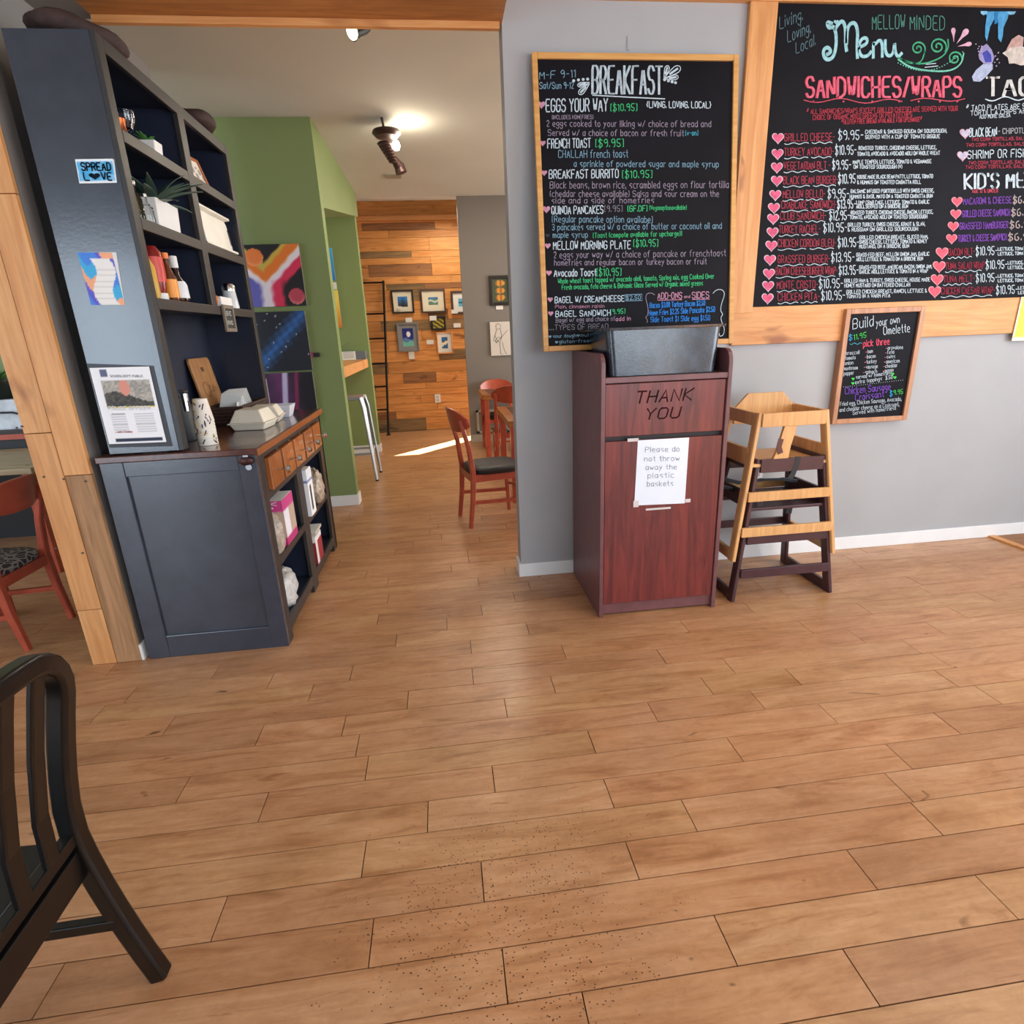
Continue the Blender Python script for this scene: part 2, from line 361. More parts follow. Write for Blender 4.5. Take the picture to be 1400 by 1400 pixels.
WALN = wood('omelette_frame', 'c08a64', 'a87350', None, 2, .45, 12, 0, knots=False)
CTOP = wood('counter_wood', '5c2f22', '40201a', '2a1512', 1, .16, 5, 0, coat=.5, bst=.02)
CEDGE = wood('counter_edge', 'a05c2a', '84461e', '5a2e18', 1, .3, 6, 0, coat=.3)
DRAW = wood('drawer_wood', 'a8622a', '8a4a1c', '5e3014', 2, .3, 9, .15, coat=.3)
CHROME = mat('chrome', 'd8d8da', .15, 1, var=.03)
STEEL = mat('galvanised_steel', 'b4b9c0', .42, .8, var=.08)
BLKM = mat('black_metal', '1c1a1b', .4, .6)
PAPER = mat('paper_white', 'dededc', .6, var=.02)
KRAFT = mat('paper_pulp', 'd9d2c2', .7, var=.05)
PLAST = mat('clear_bag', 'cdc8c0', .25, var=.15, nsc=30, bst=.5)
LEAF = mat('dark_leaf', '41594c', .5, var=.3, nsc=14)
LEAFG = mat('bright_leaf', '3e7a30', .5, var=.3, nsc=18)

# ------------------------------------------------------------ the floor: planks one by one
floor = struct(box('floor', mat('floor_joint', '22140d', .9), -6, 5.3, -3.4, 9.6, -.05, -.006))
SP = .1288; Y0 = 1.054; gap = .0015
known = {}
def seam(px, py):
    p = on(px, py, 2, 0); k = math.floor((p.y-Y0)/SP); known.setdefault(k, []).append(p.x)
for a in ((588, 80), (738, 105), (960, 83), (355, 143), (850, 135), (1115, 155), (458, 230), (710, 250), (940, 225), (1003, 340), (500, 400), (1350, 370), (1170, 475), (995, 590), (600, 750), (1320, 650), (1015, 818), (130, 955), (1380, 900), (1383, 175), (1293, 92)):
    seam(a[0]/2, 880+a[1]/2)
for a in ((143, 20), (410, 38), (113, 115), (535, 118), (770, 92), (672, 155), (387, 190), (865, 192), (610, 290), (1190, 218), (1300, 138), (1060, 310), (265, 410), (485, 470), (1050, 385), (1120, 465), (330, 595), (955, 615), (1320, 688), (583, 808), (950, 905), (200, 995), (1095, 10)):
    seam(700+a[0]/2, 880+a[1]/2)
for a in ((615, 470), (1080, 472), (930, 587), (1210, 612), (1085, 692), (635, 670), (355, 762), (600, 805), (980, 768), (870, 855), (255, 600), (85, 668)):
    seam(1000+a[0]/3.5, 640+a[1]/3.5)
for a in ((455, 893), (770, 918), (1140, 935), (538, 992), (880, 1018), (1300, 1030), (930, 855), (500, 802), (915, 725), (1150, 745), (400, 695), (500, 720), (790, 660), (530, 590), (870, 625), (745, 520), (920, 533), (615, 556), (730, 455), (822, 467), (108, 880)):
    seam(380+a[0]*.3, 580+a[1]*.3)
def rowseams(k, x0, x1):
    ks = []; rg = random.Random(k*31+5)
    for v in sorted(round(v, 3) for v in known.get(k, []) if x0 < v < x1):
        if not ks or v-ks[-1] > .28: ks.append(v)
    out = [x0]+ks+[x1]; res = [x0]
    for a, b in zip(out, out[1:]):
        L_ = b-a
        if L_ > 1.5:
            n = max(2, round(L_/rg.uniform(.95, 1.25)))
            res += [a+L_*(i+rg.uniform(-.22, .22))/n for i in range(1, n)]
        if L_ > .12 or b == x1: res.append(b)
    return res
def floor_planks():
    far = MB(); cnt = 0
    for k in range(-3, 66):
        ya, yb = Y0+k*SP, Y0+(k+1)*SP
        if ya < 5.1:
            x0 = -max(.9, ya*.93+.25) if ya < 2.7 else -3.4; x1 = min(3.715, ya*1.16+.8)
            if ya > 3.34: x0, x1 = -3.2, 1.5
        else: x0, x1 = -1.6, 1.6
        xs = rowseams(k, x0, x1); rg = random.Random(k+900)
        for a, b in zip(xs, xs[1:]):
            zt = rg.uniform(-.0006, .0004)
            inview = not (3.34 < ya and a > .55) and not (ya > 3.0 and a < -.95 and b > -1.5 and False)
            if ya < 4.95 and inview and cnt < 292:
                o = MB().box(a+gap, b-gap, ya+gap, yb-gap, -.006, zt).build('plank', FLOOR, floor, rec=False); cnt += 1
            else: far.box(a+gap, b-gap, ya+gap, yb-gap, -.006, zt)
    # the rest of the boards (out of frame or too far off to tell apart)
    for k in range(-35, 66):
        ya, yb = Y0+k*SP, Y0+(k+1)*SP; rg = random.Random(k+77)
        if k < -3: far.box(-5.9, 5.2, ya+gap, yb-gap, -.006, 0)
        else:
            if ya < 5.1:
                x0 = -max(.9, ya*.93+.25) if ya < 2.7 else -3.4; x1 = min(3.715, ya*1.16+.8)
                if ya > 3.34: x0, x1 = -3.2, 1.5
            else: x0, x1 = -1.6, 1.6
            far.box(-5.9, x0-gap, ya+gap, yb-gap, -.006, 0); far.box(x1+gap, 5.2, ya+gap, yb-gap, -.006, 0)
    o = far.build('plank', FLOOR, floor, rec=False); o['kind'] = 'stuff'
floor_planks()
struct(box('trim_floor_threshold', PINE, 3.715, 3.765, -3, 3.33, 0, .012))
struct(box('trim_dark_floor', BARNB, 3.765, 5.2, -3, 3.33, 0, .006))

# ------------------------------------------------------------ walls, ceiling, beam
WY = 3.341
wf = struct(box('wall_front', GRAY, .414, 5.3, WY, WY+.13, 0, 3.3))
struct(box('baseboard_front', WHITE, .398, 5.2, WY-.014, WY, 0, .088, bev=.003))
struct(box('baseboard_front_end', WHITE, .398, .414, WY, WY+.13, 0, .088))
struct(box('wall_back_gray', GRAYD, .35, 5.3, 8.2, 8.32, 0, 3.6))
struct(box('baseboard_back', mat('far_baseboard', 'a8a090', .5), .35, 4.5, 8.185, 8.2, 0, .10))
pn = thing('wall_moulding', 'small painted panel moulding low on the far gray wall behind the tables', 'moulding', (.6, 8.19, .2))
for a, b, c, d in ((.45, 1.15, .42, .45), (.45, 1.15, .12, .15), (.45, .48, .12, .45), (1.12, 1.15, .12, .45)):
    box('moulding_strip', mat('far_baseboard', 'a8a090'), a, b, 8.18, 8.2, c, d, pn)
# plain shell out of view
struct(box('wall_right', GRAY, 5.2, 5.3, -3.4, -1.7, 0, 3.3)); struct(box('wall_right', GRAY, 5.2, 5.3, 2.1, WY, 0, 3.3))
struct(box('wall_right', GRAY, 5.2, 5.3, -1.7, 2.1, 0, .8)); struct(box('wall_right', GRAY, 5.2, 5.3, -1.7, 2.1, 2.7, 3.3))
for a, b, c, d in ((-6, -5.5, 0, 3.3), (-3.5, .6, 0, 3.3), (4.4, 5.3, 0, 3.3), (-5.5, -3.5, 2.85, 3.3), (.6, 4.4, 0, .75), (.6, 4.4, 2.75, 3.3)):
    struct(box('wall_rear', GRAY, a, b, -3.5, -3.4, c, d))
for a, b, c, d in ((-3.5, .5, 0, 3.3), (3.9, 9.6, 0, 3.6), (.5, 3.9, 0, .85), (.5, 3.9, 2.6, 3.3)):
    struct(box('wall_left_outer', GRAY, -6.1, -6, a, b, c, d))
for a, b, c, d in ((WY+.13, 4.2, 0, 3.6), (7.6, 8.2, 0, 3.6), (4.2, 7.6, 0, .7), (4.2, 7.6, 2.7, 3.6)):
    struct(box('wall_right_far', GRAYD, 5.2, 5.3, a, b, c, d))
struct(box('ceiling', CEIL, -6.1, 5.3, -3.5, 2.84, 3.2, 3.3))
struct(box('ceiling_far', CEIL, -6.1, 5.3, 2.84, 8.0, 3.15, 3.3))
struct(MB().prism([(8.0, 3.15), (9.62, 3.42), (9.62, 3.52), (8.0, 3.3)], 0, -6.1, 5.3).build('ceiling_slope', CEIL))
bm_ = box('trim_beam', BEAM, -1.451, .414, 2.84, 3.345, 2.932, 3.2); struct(bm_)
struct(box('trim_beam_edge', PINE, -1.451, .40, 3.318, 3.345, 2.903, 2.932))
struct(box('trim_rail_top', PINE, .414, 5.2, WY-.03, WY, 3.034, 3.2))
struct(box('trim_rail_low', PINE, 1.705, 5.2, WY-.025, WY, 1.372, 1.582, bev=.003))
struct(box('trim_stud', PINEZ, 1.672, 1.82, WY-.027, WY, 1.55, 3.034, bev=.003))
# partition beside the hutch and the board-clad post at its end
def xr(z): return -1.597
PGR = mat('partition_gray', '7a7572', .6, var=.04)
struct(box('wall_left', PGR, -1.81, -1.66, 2.82, 4.42, 0, 3.2)); struct(box('wall_left_end', PGR, -1.82, -1.598, 2.7305, 2.82, 0, 3.2)); struct(box('wall_left_head', PGR, -1.66, -1.452, 2.83, 3.36, 2.932, 3.2))
struct(box('baseboard_left', WHITE, -1.597, -1.585, 2.715, 2.80, 0, .085))
post = thing('wooden_post', 'tall post clad in old nailed pine boards left of the dark hutch', 'post', (-1.7, 2.71, 0))
def zpx(y, x=100): return on(x, y, 1, 2.71).z
def pboard(u0, u1, z0, z1, m, y=2.708):
    g_ = .0015
    xl = lambda u, z: -1.825+(xr(z)+1.825)*u
    MB().prism([(xl(u0, z0)+g_, z0+g_), (xl(u1, z0)-g_, z0+g_), (xl(u1, z1)-g_, z1-g_), (xl(u0, z1)+g_, z1-g_)], 1, y, 2.729).build('plank', m, post, .002)
z1, z2, z3, z4 = zpx(592, 60), zpx(833, 130), zpx(650, 100), zpx(288, 30)
pboard(0, .5, 0, z2, PINEZ); pboard(0, .5, z2, z1, PINEZ, 2.706); pboard(0, .5, z1, z4, POSTG if 0 else PINEZ, 2.707); pboard(0, .5, z4, 3.19, PINEZ)
pboard(.5, 1, 0, z3, POSTG, 2.709); pboard(.5, 1, z3, z4+.06, PINEZ, 2.705); pboard(.5, 1, z4+.06, 3.19, PINEZ)
for q in ((23, 585), (30, 583), (87, 655), (117, 658), (113, 756), (60, 652), (76, 750)):
    p = on(q[0], q[1], 1, 2.705); MB().lathe([(.005, -.002), (.005, .001), (0, .0015)], (p.x, 2.7045, p.z), 8, M=Matrix.Rotation(R_(90), 4, 'X')).build('nail', mat('nail_dark', '4a3a34'), post)
# green pier, header and alcove
GX = -.872
struct(box('wall_green_near', GREEN, -4.6, GX, 5.29, 5.42, 0, 3.15))
struct(MB().prism([(5.42, 2.54), (7.85, 2.90), (7.85, 3.15), (5.42, 3.15)], 0, -3.2, GX).build('wall_green_header', GREEN))
struct(box('wall_green_far', GREEN, -3.2, -.915, 7.85, 8.0, 0, 3.15))
struct(box('wall_green_side', GREEN, -3.3, -3.2, 5.42, 8.0, 0, 3.15))
struct(box('baseboard_pier', WHITE, -4.6, GX+.014, 5.276, 5.29, 0, .10, bev=.003)); struct(box('baseboard_pier_side', WHITE, GX, GX+.014, 5.29, 5.43, 0, .10))
struct(box('baseboard_alcove', WHITE, -3.2, -.90, 7.836, 7.85, 0, .10)); struct(box('baseboard_alcove_side', WHITE, -.915, -.90, 7.85, 8.0, 0, .10))
# ------------------------------------------------------------ far wall of reclaimed planks
WB = 9.5
wb = struct(box('wall_back', mat('plank_joint', '2c1c10', .8), -2.2, 1.085, WB+.02, WB+.1, 0, 3.42))
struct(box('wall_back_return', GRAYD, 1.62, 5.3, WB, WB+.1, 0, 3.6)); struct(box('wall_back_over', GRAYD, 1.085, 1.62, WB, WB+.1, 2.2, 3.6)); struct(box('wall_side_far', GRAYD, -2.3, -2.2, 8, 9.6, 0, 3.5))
zof = lambda y: on(560, y, 1, WB).z
xof = lambda x, y: on(x, y, 1, WB).x
rows = [304, 314.5, 325, 343, 352, 361, 377.5, 388, 396, 411, 424, 438, 452, 466, 480, 494, 510, 524, 532, 541, 552, 562, 572, 589]
special = {0: [(494, 'o'), (594, 'b'), (700, 'o')], 2: [(586, 'o'), (700, 'o')], 3: [(562, 'g'), (700, 'o')], 5: [(503, 'o'), (590, 'b'), (700, 'o')], 6: [(616, 'o'), (700, 'o')],
 7: [(528, 'o'), (580, 'g'), (700, 'b')], 8: [(557, 'o'), (600, 'g'), (700, 'o')], 10: [(585, 'o'), (612, 'b'), (700, 'o')], 11: [(520, 'o'), (700, 'g')], 12: [(528, 'o'), (576, 'o'), (700, 'o')],
 14: [(600, 'o'), (700, 'g')], 15: [(500, 'o'), (530, 'g'), (700, 'o')], 16: [(551, 'o'), (596, 'b'), (700, 'o')], 17: [(513, 'g'), (582, 'o'), (700, 'o')], 21: [(541, 'b'), (630, 'o'), (700, 'o')],
 22: [(582, 'g'), (700, 'o')], 20: [(598, 'o'), (700, 'o')], 19: [(575, 'o'), (700, 'o')]}
MM = {'o': BARN, 'b': BARNB, 'g': BARNG}
for i in range(len(rows)-1):
    zt, zb = zof(rows[i]), max(0, zof(rows[i+1])); rg = random.Random(i*13)
    segs = special.get(i) or [(500+rg.uniform(10, 90), 'o'), (700, rg.choice('ooo'))]
    xa = -2.2; first = True
    for px_, c in segs:
        xb = min(1.08, xof(px_, rows[i])) if px_ < 700 else 1.08
        box('plank', MM[c], xa+.002, xb-.002, WB-rg.uniform(0, .008), WB+.022, zb+.002, zt-.002, wb); xa = xb
box('plank', BARN, -2.2, 1.08, WB-.002, WB+.022, 3.20, 3.40, wb); box('plank', BARN, -2.2, -.35, WB-.004, WB+.022, 3.095, 3.13, wb); box('plank', BARN, -.346, 1.08, WB-.003, WB+.022, 3.095, 3.13, wb)
struct(box('trim_ledge', PINE, -2.2, 1.08, WB-.07, WB+.02, 3.135, 3.19))
# ------------------------------------------------------------ hutch cabinet
YN, YF = 2.735, 4.19
hc = thing('hutch', 'tall dark navy painted hutch with open shelves above a wooden counter', 'cabinet', (-1.2, 3.45, 0))
TX0, TX1 = -1.515, -1.195
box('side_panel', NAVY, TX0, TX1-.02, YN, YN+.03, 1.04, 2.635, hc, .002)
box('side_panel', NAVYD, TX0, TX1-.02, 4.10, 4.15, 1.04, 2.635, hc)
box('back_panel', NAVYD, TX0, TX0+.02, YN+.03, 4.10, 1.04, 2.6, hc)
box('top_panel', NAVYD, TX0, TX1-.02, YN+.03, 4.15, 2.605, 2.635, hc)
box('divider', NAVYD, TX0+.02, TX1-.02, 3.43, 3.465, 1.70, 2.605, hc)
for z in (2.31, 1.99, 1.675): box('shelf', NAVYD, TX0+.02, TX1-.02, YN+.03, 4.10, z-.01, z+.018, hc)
ff = MB().box(TX1-.02, TX1, YN, YN+.055, 1.04, 2.635).box(TX1-.02, TX1, 4.10, 4.155, 1.04, 2.635).box(TX1-.02, TX1, YN+.055, 4.10, 2.583, 2.635)
for z in (2.33, 2.012, 1.697): ff.box(TX1-.02, TX1+.002, YN+.055, 4.10, z-.046, z)
ff.box(TX1-.0205, TX1+.003, 3.415, 3.49, 1.697, 2.583).build('face_frame', NAVYF, hc, .002)
box('inner_post', mat('batten_gray', '3a3936', .5), -1.47, -1.42, 2.83, 2.90, 1.04, 1.55, hc, .003)
# counter and base
box('countertop', CTOP, -1.565, -.868, 2.70, 4.20, 1.005, 1.035, hc, .004)
box('counter_edge', CEDGE, -.868, -.860, 2.70, 4.20, 1.000, 1.033, hc, .003)
BX0, BX1 = -1.56, -.882
fp = MB().box(BX0, BX0+.10, 2.715, 2.74, 0, 1.005).box(-.965, BX1, 2.715, 2.74, 0, 1.005).box(BX0+.10, -.965, 2.715, 2.74, .935, 1.005).box(BX0+.10, -.965, 2.715, 2.74, 0, .12)
fp.build('side_frame', NAVY, hc, .003)
box('side_inset', NAVY, BX0+.1, -.965, 2.728, 2.745, .12, .935, hc)
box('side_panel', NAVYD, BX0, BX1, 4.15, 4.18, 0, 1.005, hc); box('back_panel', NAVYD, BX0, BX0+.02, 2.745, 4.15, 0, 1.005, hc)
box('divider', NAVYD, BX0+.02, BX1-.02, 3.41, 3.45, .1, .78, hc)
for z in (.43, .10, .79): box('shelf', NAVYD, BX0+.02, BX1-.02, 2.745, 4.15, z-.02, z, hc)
ff = MB().box(BX1-.02, BX1, 2.74, 2.81, 0, 1.005).box(BX1-.02, BX1, 4.07, 4.18, .0, 1.005).box(BX1-.02, BX1, 2.81, 4.07, .968, 1.005).box(BX1-.02, BX1, 2.81, 4.07, .76, .798)
ff.box(BX1-.02, BX1, 2.81, 4.07, .41, .45).box(BX1-.0205, BX1+.001, 3.36, 3.48, .0, .775).box(BX1-.02, BX1, 2.81, 4.07, .05, .11)
for k in range(6):
    ff.box(BX1-.0205, BX1+.0012, 2.81+k*.252-.018 if k else 2.81, 2.81+k*.252+.018, .79, .97)
ff.build('face_frame', NAVYF, hc, .002)
for k in range(5):
    a = 2.83+k*.252; b = a+.216
    d = MB().box(BX1-.1, BX1+.022, a, b, .802, .962).build('drawer', DRAW, hc, .004)
    yk = (a+b)/2; kn = MB().tube([(BX1+.02, yk, .882), (BX1+.062, yk, .882)], .006).lathe([(.008, 0), (.02, .012), (.017, .028), (0, .032)], (BX1+.058, yk, .882), 8, M=Matrix.Rotation(R_(90), 4, 'Y'))
    o = kn.build('knob', CHROME, d)
# ------------------------------------------------------------ things fixed to the hutch side
def poster(name, label, cat, q, fn, nu, nv, th=.002, group=None, plane=2.735, back=PAPER):
    """sheet on a Y plane; q = four px corners tl,tr,br,bl ; thin real sheet with a printed face"""
    P = [on(x, y, 1, plane) for x, y in q]; n = Vector((0, -th, 0))
    t = thing(name, label, cat, tuple(P[3]))
    MB().add(P+[p+n for p in P], [(0, 1, 2, 3), (7, 6, 5, 4), (0, 4, 5, 1), (1, 5, 6, 2), (2, 6, 7, 3), (3, 7, 4, 0)]).build('sheet', back, t)
    if fn: picture('print', fn, P[3]+n*1.2, P[2]-P[3], P[0]-P[3], nu, nv, t)
    return t, P
tX = lambda P, n: (lambda x, y: P[0]+(P[1]-P[0])*x+(P[3]-P[0])*y+n)     # unit coordinates on a sheet, y down
def spread(u, v):
    if min(u, 1-u) < .04 or min(v, 1-v) < .07: return 'eef2f6'
    return '4db4ea' if (u*3+v*2+math.sin(u*9)) % 1.3 > .4 else '8cc8f0'
t, P = poster('sticker', 'blue and white sticker reading spread love on the hutch side', 'sticker', ((103, 218), (156, 218), (160, 250), (109, 251)), spread, 24, 16)
I = Ink(tX(P, Vector((0, -.004, 0))), (0, -1, 0)); I.text('SPREAD', .14, .9, .47, .47, .32, '14202c', .006); I.text('L', .16, .3, .88, .88, .32, '14202c', .006); I.heart(.44, .70, .15, '14202c'); I.text('VE', .62, .88, .88, .88, .32, '14202c', .006); I.build(t, 'lettering')
def flyer(u, v):
    if .3 < u+.12*math.sin(v*7) < .86 and v < .88: return (236, 232, 228) if (v*9 % 1) > .2 else (214, 210, 206)
    return [(70, 130, 220), (90, 90, 200), (240, 170, 130), (60, 170, 220)][int((u*3+v*4+math.sin(u*11)*.5) % 4)]
poster('flyer', 'worn pale flyer with a blue and orange border taped to the hutch side', 'flyer', ((106, 345), (159, 345), (171, 417), (125, 417)), flyer, 30, 40)
def lerp(a, b, t): return tuple(a[i]+(b[i]-a[i])*t for i in range(3))
def pol(u, v):
    if .13 < u < .95 and .47 < v < .83:
        if v < .50: return 'e8cf4a'
        if (u-.5)**2+((v-.74)*.9)**2 < .009: return 'd9917f'
        if v < .62+.07*math.sin(u*5): return lerp((52, 50, 52), (110, 104, 84), random.Random(int(u*20)*31+int(v*34)*7).random()*.7)
        q = random.Random(int(u*26)*91+int(v*40)).random(); return lerp((190, 184, 172), (128, 124, 120), q*.8)
    if .02 < v < .075 and .12 < u < .95: return '1f2a44'
    if .15 < u < .28 and .88 < v < .98: return '5c6380'
    if .15 < u < .42 and .15 < v < .42 and int(v*60) % 2: return 'c9c7cc'
    if .55 < u < .9 and .15 < v < .42 and int(v*60) % 2: return 'c9c7cc'
    return 'f2f1f4'
t, P = poster('recruitment_poster', 'printed police officer recruitment sheet in a dark holder above the counter', 'poster', ((123, 503), (202, 503), (228, 604), (150, 607)), pol, 50, 64, .004)
I = Ink(tX(P, Vector((0, -.006, 0))), (0, -1, 0)); I.text('POLICE OFFICER', .16, .9, .54, .54, .045, 'fafafa', .004); I.text('SCHOOLDEPT PUBLIC', .33, .9, .115, .115, .025, '4c4c58', .0016)
I.text('QUALIFICATIONS', .2, .42, .60, .60, .012, '70707a', .001); I.text('Join Today', .2, .48, .845, .845, .025, 'c05560', .002); I.build(t, 'lettering')
q = [on(x, y, 1, 2.735) for x, y in ((119, 497), (210, 500), (236, 610), (150, 612))]
MB().add([p for p in q]+[p+Vector((0, -.0015, 0)) for p in q], [(0, 1, 2, 3), (7, 6, 5, 4), (0, 4, 5, 1), (1, 5, 6, 2), (2, 6, 7, 3), (3, 7, 4, 0)]).build('holder', mat('holder_dark', '231f26', .4), t)
bo = thing('bottle_opener', 'small cast metal bottle opener screwed under the counter corner', 'bottle opener', (-.93, 2.71, .95))
p = on(337, 630, 1, 2.712); brz = mat('bronze', '4a2f2c', .4, .7)
MB().lathe([(.034, 0), (.032, .012), (.012, .02)], (p.x, p.y, p.z), 16, 1, .62, Matrix.Rotation(R_(90), 4, 'X')).build('opener_cup', brz, bo, smooth=True)
MB().box(p.x-.012, p.x+.012, 2.703, 2.713, p.z, p.z+.035).build('mount', STEEL, bo, .003); MB().lathe([(.014, 0), (.014, .006)], (p.x+.006, p.y, p.z-.03), 14, M=Matrix.Rotation(R_(90), 4, 'X')).build('opener_tongue', STEEL, bo)
# ------------------------------------------------------------ on top of the hutch
def blob(name, label, cat, c, r, m, rz=0, ry=0, seed=1, am=.06, **kw):
    rg = random.Random(seed); ph = [rg.uniform(0, 6) for _ in range(6)]; v = []; f = []; n1, n2 = 14, 22
    Mx = Matrix.Rotation(rz, 4, 'Z') @ Matrix.Rotation(ry, 4, 'Y')
    for i in range(n1+1):
        th = math.pi*i/n1
        for j in range(n2):
            a = 2*math.pi*j/n2; k = 1+am*(math.sin(3*a+ph[0])*math.sin(th)+math.sin(5*a+ph[1]+2*th)*.6*math.sin(th)+math.sin(4*th+ph[2])*.4*math.sin(th)); p_ = Vector((math.sin(th)*math.cos(a)*r[0]*k, math.sin(th)*math.sin(a)*r[1]*k, math.copysign(abs(math.cos(th))**.7, math.cos(th))*r[2]*k))
            v.append(Mx @ p_+Vector(c))
    for i in range(n1):
        for j in range(n2): f.append((i*n2+j, i*n2+(j+1) % n2, (i+1)*n2+(j+1) % n2, (i+1)*n2+j))
    o = MB().add(v, f).build(name, m, smooth=True, **kw)
    return tag(o, label, cat) if label else o
DKB = mat('dark_bark', '35221e', .75, var=.35, nsc=20, bst=.6)
blob('wooden_slab', 'long dark brown rounded slab on the hutch top, nearest the beam', 'decoration', (-1.335, 2.90, 2.682), (.165, .11, .05), DKB, R_(38), R_(4), 3, .07)
blob('wooden_slab', 'short dark brown rounded slab on the hutch top by the green wall', 'decoration', (-1.265, 3.87, 2.68), (.11, .15, .045), DKB, R_(12), 0, 5, .05)
# ------------------------------------------------------------ shelf contents
def lathe_thing(name, label, cat, c, parts, sx=1, sy=1, rz=0, seg=18):
    t = thing(name, label, cat, c)
    for pn_, prof, m in parts:
        MB().lathe(prof, c, seg, sx, sy, Matrix.Rotation(rz, 4, 'Z')).build(pn_, m, t, smooth=True)
    return t
S1, S2, S3 = 2.331, 2.013, 1.698
cop = mat('copper', 'a8572e', .3, .8)
lathe_thing('candle_cup', 'small copper cup at the near end of the top shelf', 'cup', (-1.235, 2.865, S1), [('bowl', [(.018, 0), (.028, .012), (.024, .035), (.030, .055), (.026, .056), (.02, .03)], cop)])
lathe_thing('goblet', 'clear glass goblet on the top shelf of the hutch', 'glass', (-1.26, 3.0, S1), [('bowl', [(.004, .045), (.024, .06), (.035, .09), (.037, .125), (.034, .125), (.031, .09), (.018, .062), (0, .058)], glass('clear_glass')), ('stem', [(.028, 0), (.026, .004), (.005, .01), (.004, .045)], glass('clear_glass'))])
def leaves(n, c, L_, w, m, parent, zs=.5, seed=1, name='leaf', curl=.4):
    rg = random.Random(seed)
    for i in range(n):
        a = 2*math.pi*i/n+rg.uniform(-.3, .3); e = rg.uniform(.15, 1.2); l = L_*rg.uniform(.75, 1.1); pts = []
        for k in range(6):
            s_ = k/5; el = e-curl*s_; pts.append(Vector(c)+Vector((math.cos(a)*math.cos(el), math.sin(a)*math.cos(el), math.sin(el)*zs+.15*s_))*l*s_)
        MB().sweep(pts, [w*.6, w, w*1.1, w*.85, w*.5, .002], .003, Vector((-math.sin(a), math.cos(a), 0))).build(name, m, parent, smooth=True)
pt = thing('potted_plant', 'tiny green plant in a white pot on the top shelf', 'plant', (-1.25, 3.14, S1))
MB().prism([(-.045, 0), (.045, 0), (.05, .05), (-.05, .05)], 1, 3.10, 3.18, Matrix.Translation((-1.25, 0, S1))).build('pot', PAPER, pt, .004); leaves(9, (-1.25, 3.14, S1+.05), .05, .014, LEAFG, pt, 1, 3)
def frame_thing(name, label, cat, o0, ux, uy, w, d, fm, art, nu=10, nv=10, mt=None, mm=None, group=None, sc=None):
    """picture frame: o0 bottom-left back corner, ux/uy edge vectors, w bar width, d depth"""
    o0, ux, uy = Vector(o0), Vector(ux), Vector(uy); U, V_ = ux.normalized(), uy.normalized(); n = U.cross(V_)
    if n.dot(CAM-o0) < 0: n = -n
    t = thing(name, label, cat, tuple(o0), group); lu, lv = ux.length, uy.length
    def slab(a0, a1, b0, b1, c0, c1):
        vs = [o0+U*a+V_*b+n*c for a in (a0, a1) for b in (b0, b1) for c in (c0, c1)]
        return MB().add(vs, [(0, 1, 3, 2), (4, 6, 7, 5), (0, 4, 5, 1), (2, 3, 7, 6), (0, 2, 6, 4), (1, 5, 7, 3)])
    fr = MB()
    for a0, a1, b0, b1 in ((0, w, 0, lv), (lu-w, lu, 0, lv), (w, lu-w, 0, w), (w, lu-w, lv-w, lv)):
        x = slab(a0, a1, b0, b1, 0, d); fr.add(x.v, x.f)
    if w: fr.build('frame', fm, t, min(.003, w*.2))
    g = w+(mt or 0)
    slab(w, lu-w, w, lv-w, 0, d*.5).build('mat_board' if mt else 'panel', mm or PAPER, t)
    if art: picture('print', art, o0+U*g+V_*g+n*(d*.5+.001), U*(lu-2*g), V_*(lv-2*g), nu, nv, t)
    return t, (lambda a, b, c=0: o0+U*a+V_*b+n*(d*.5+.001+c)), n
def scrib(u, v): return 'ddd6cc' if not (.2 < v < .75 and math.sin(u*30+v*9) > .55) else '6e6660'
frame_thing('framed_print', 'small orange framed sketch leaning in the top right shelf bay', 'picture', (-1.30, 3.53, S1), (.05, .34, 0), (-.05, 0, .16), .018, .015, mat('orange_frame', 'a05a30', .4), scrib, 14, 14)
# second row
for k, (yy, m, h, lb) in enumerate(((2.87, glass('olive_glass', (190, 190, 120)), .15, 'narrow olive glass bottle at the near end of the second shelf'), (2.96, glass('clear_glass'), .12, 'short clear glass bottle beside the white planter'))):
    lathe_thing('bottle', lb, 'bottle', (-1.235, yy, S2), [('body', [(.026, 0), (.028, .01), (.027, h*.55), (.010, h*.72), (.009, h*.9)], m), ('stopper', [(.013, h*.9), (.013, h), (.003, h+.005)], CHROME)], seg=14)
pl = thing('potted_plant', 'spiky dark green plant in a large white tapered planter', 'plant', (-1.27, 3.12, S2))
MB().prism([(-.055, 0), (.055, 0), (.062, .12), (-.062, .12)], 1, 3.01, 3.24, Matrix.Translation((-1.27, 0, S2))).build('planter', PAPER, pl, .004); leaves(24, (-1.26, 3.12, S2+.11), .22, .040, LEAF, pl, .8, 11, curl=.5)
tr = thing('serving_tray', 'white wooden tray with a cut-out handle standing in the second shelf', 'tray', (-1.33, 3.55, S2))
TM = Matrix.Translation((-1.225, 3.51, S2)) @ Matrix.Rotation(R_(-7), 4, 'Y')
pr = [(0, 0), (.5, 0), (.525, .03), (.535, .10), (.525, .17), (.5, .2), (0, .2)]
MB().prism(pr, 0, -.008, .0, TM).build('tray_base', mat('tray_white', 'dcdad0', .45), tr)
rm = MB().prism([(0, 0), (.5, 0), (.5, .012), (0, .012)], 0, 0, .035, TM).prism([(0, .188), (.5, .188), (.5, .2), (0, .2)], 0, 0, .035, TM).prism([(0, 0), (.012, 0), (.012, .2), (0, .2)], 0, 0, .035, TM); rm.build('tray_rim', mat('tray_white', 'dcdad0'), tr, .002)
MB().prism([(.512, .055), (.524, .07), (.526, .13), (.512, .145)], 0, .0005, .003, TM).build('handle_hole', mat('nail_dark', '20242c'), tr)
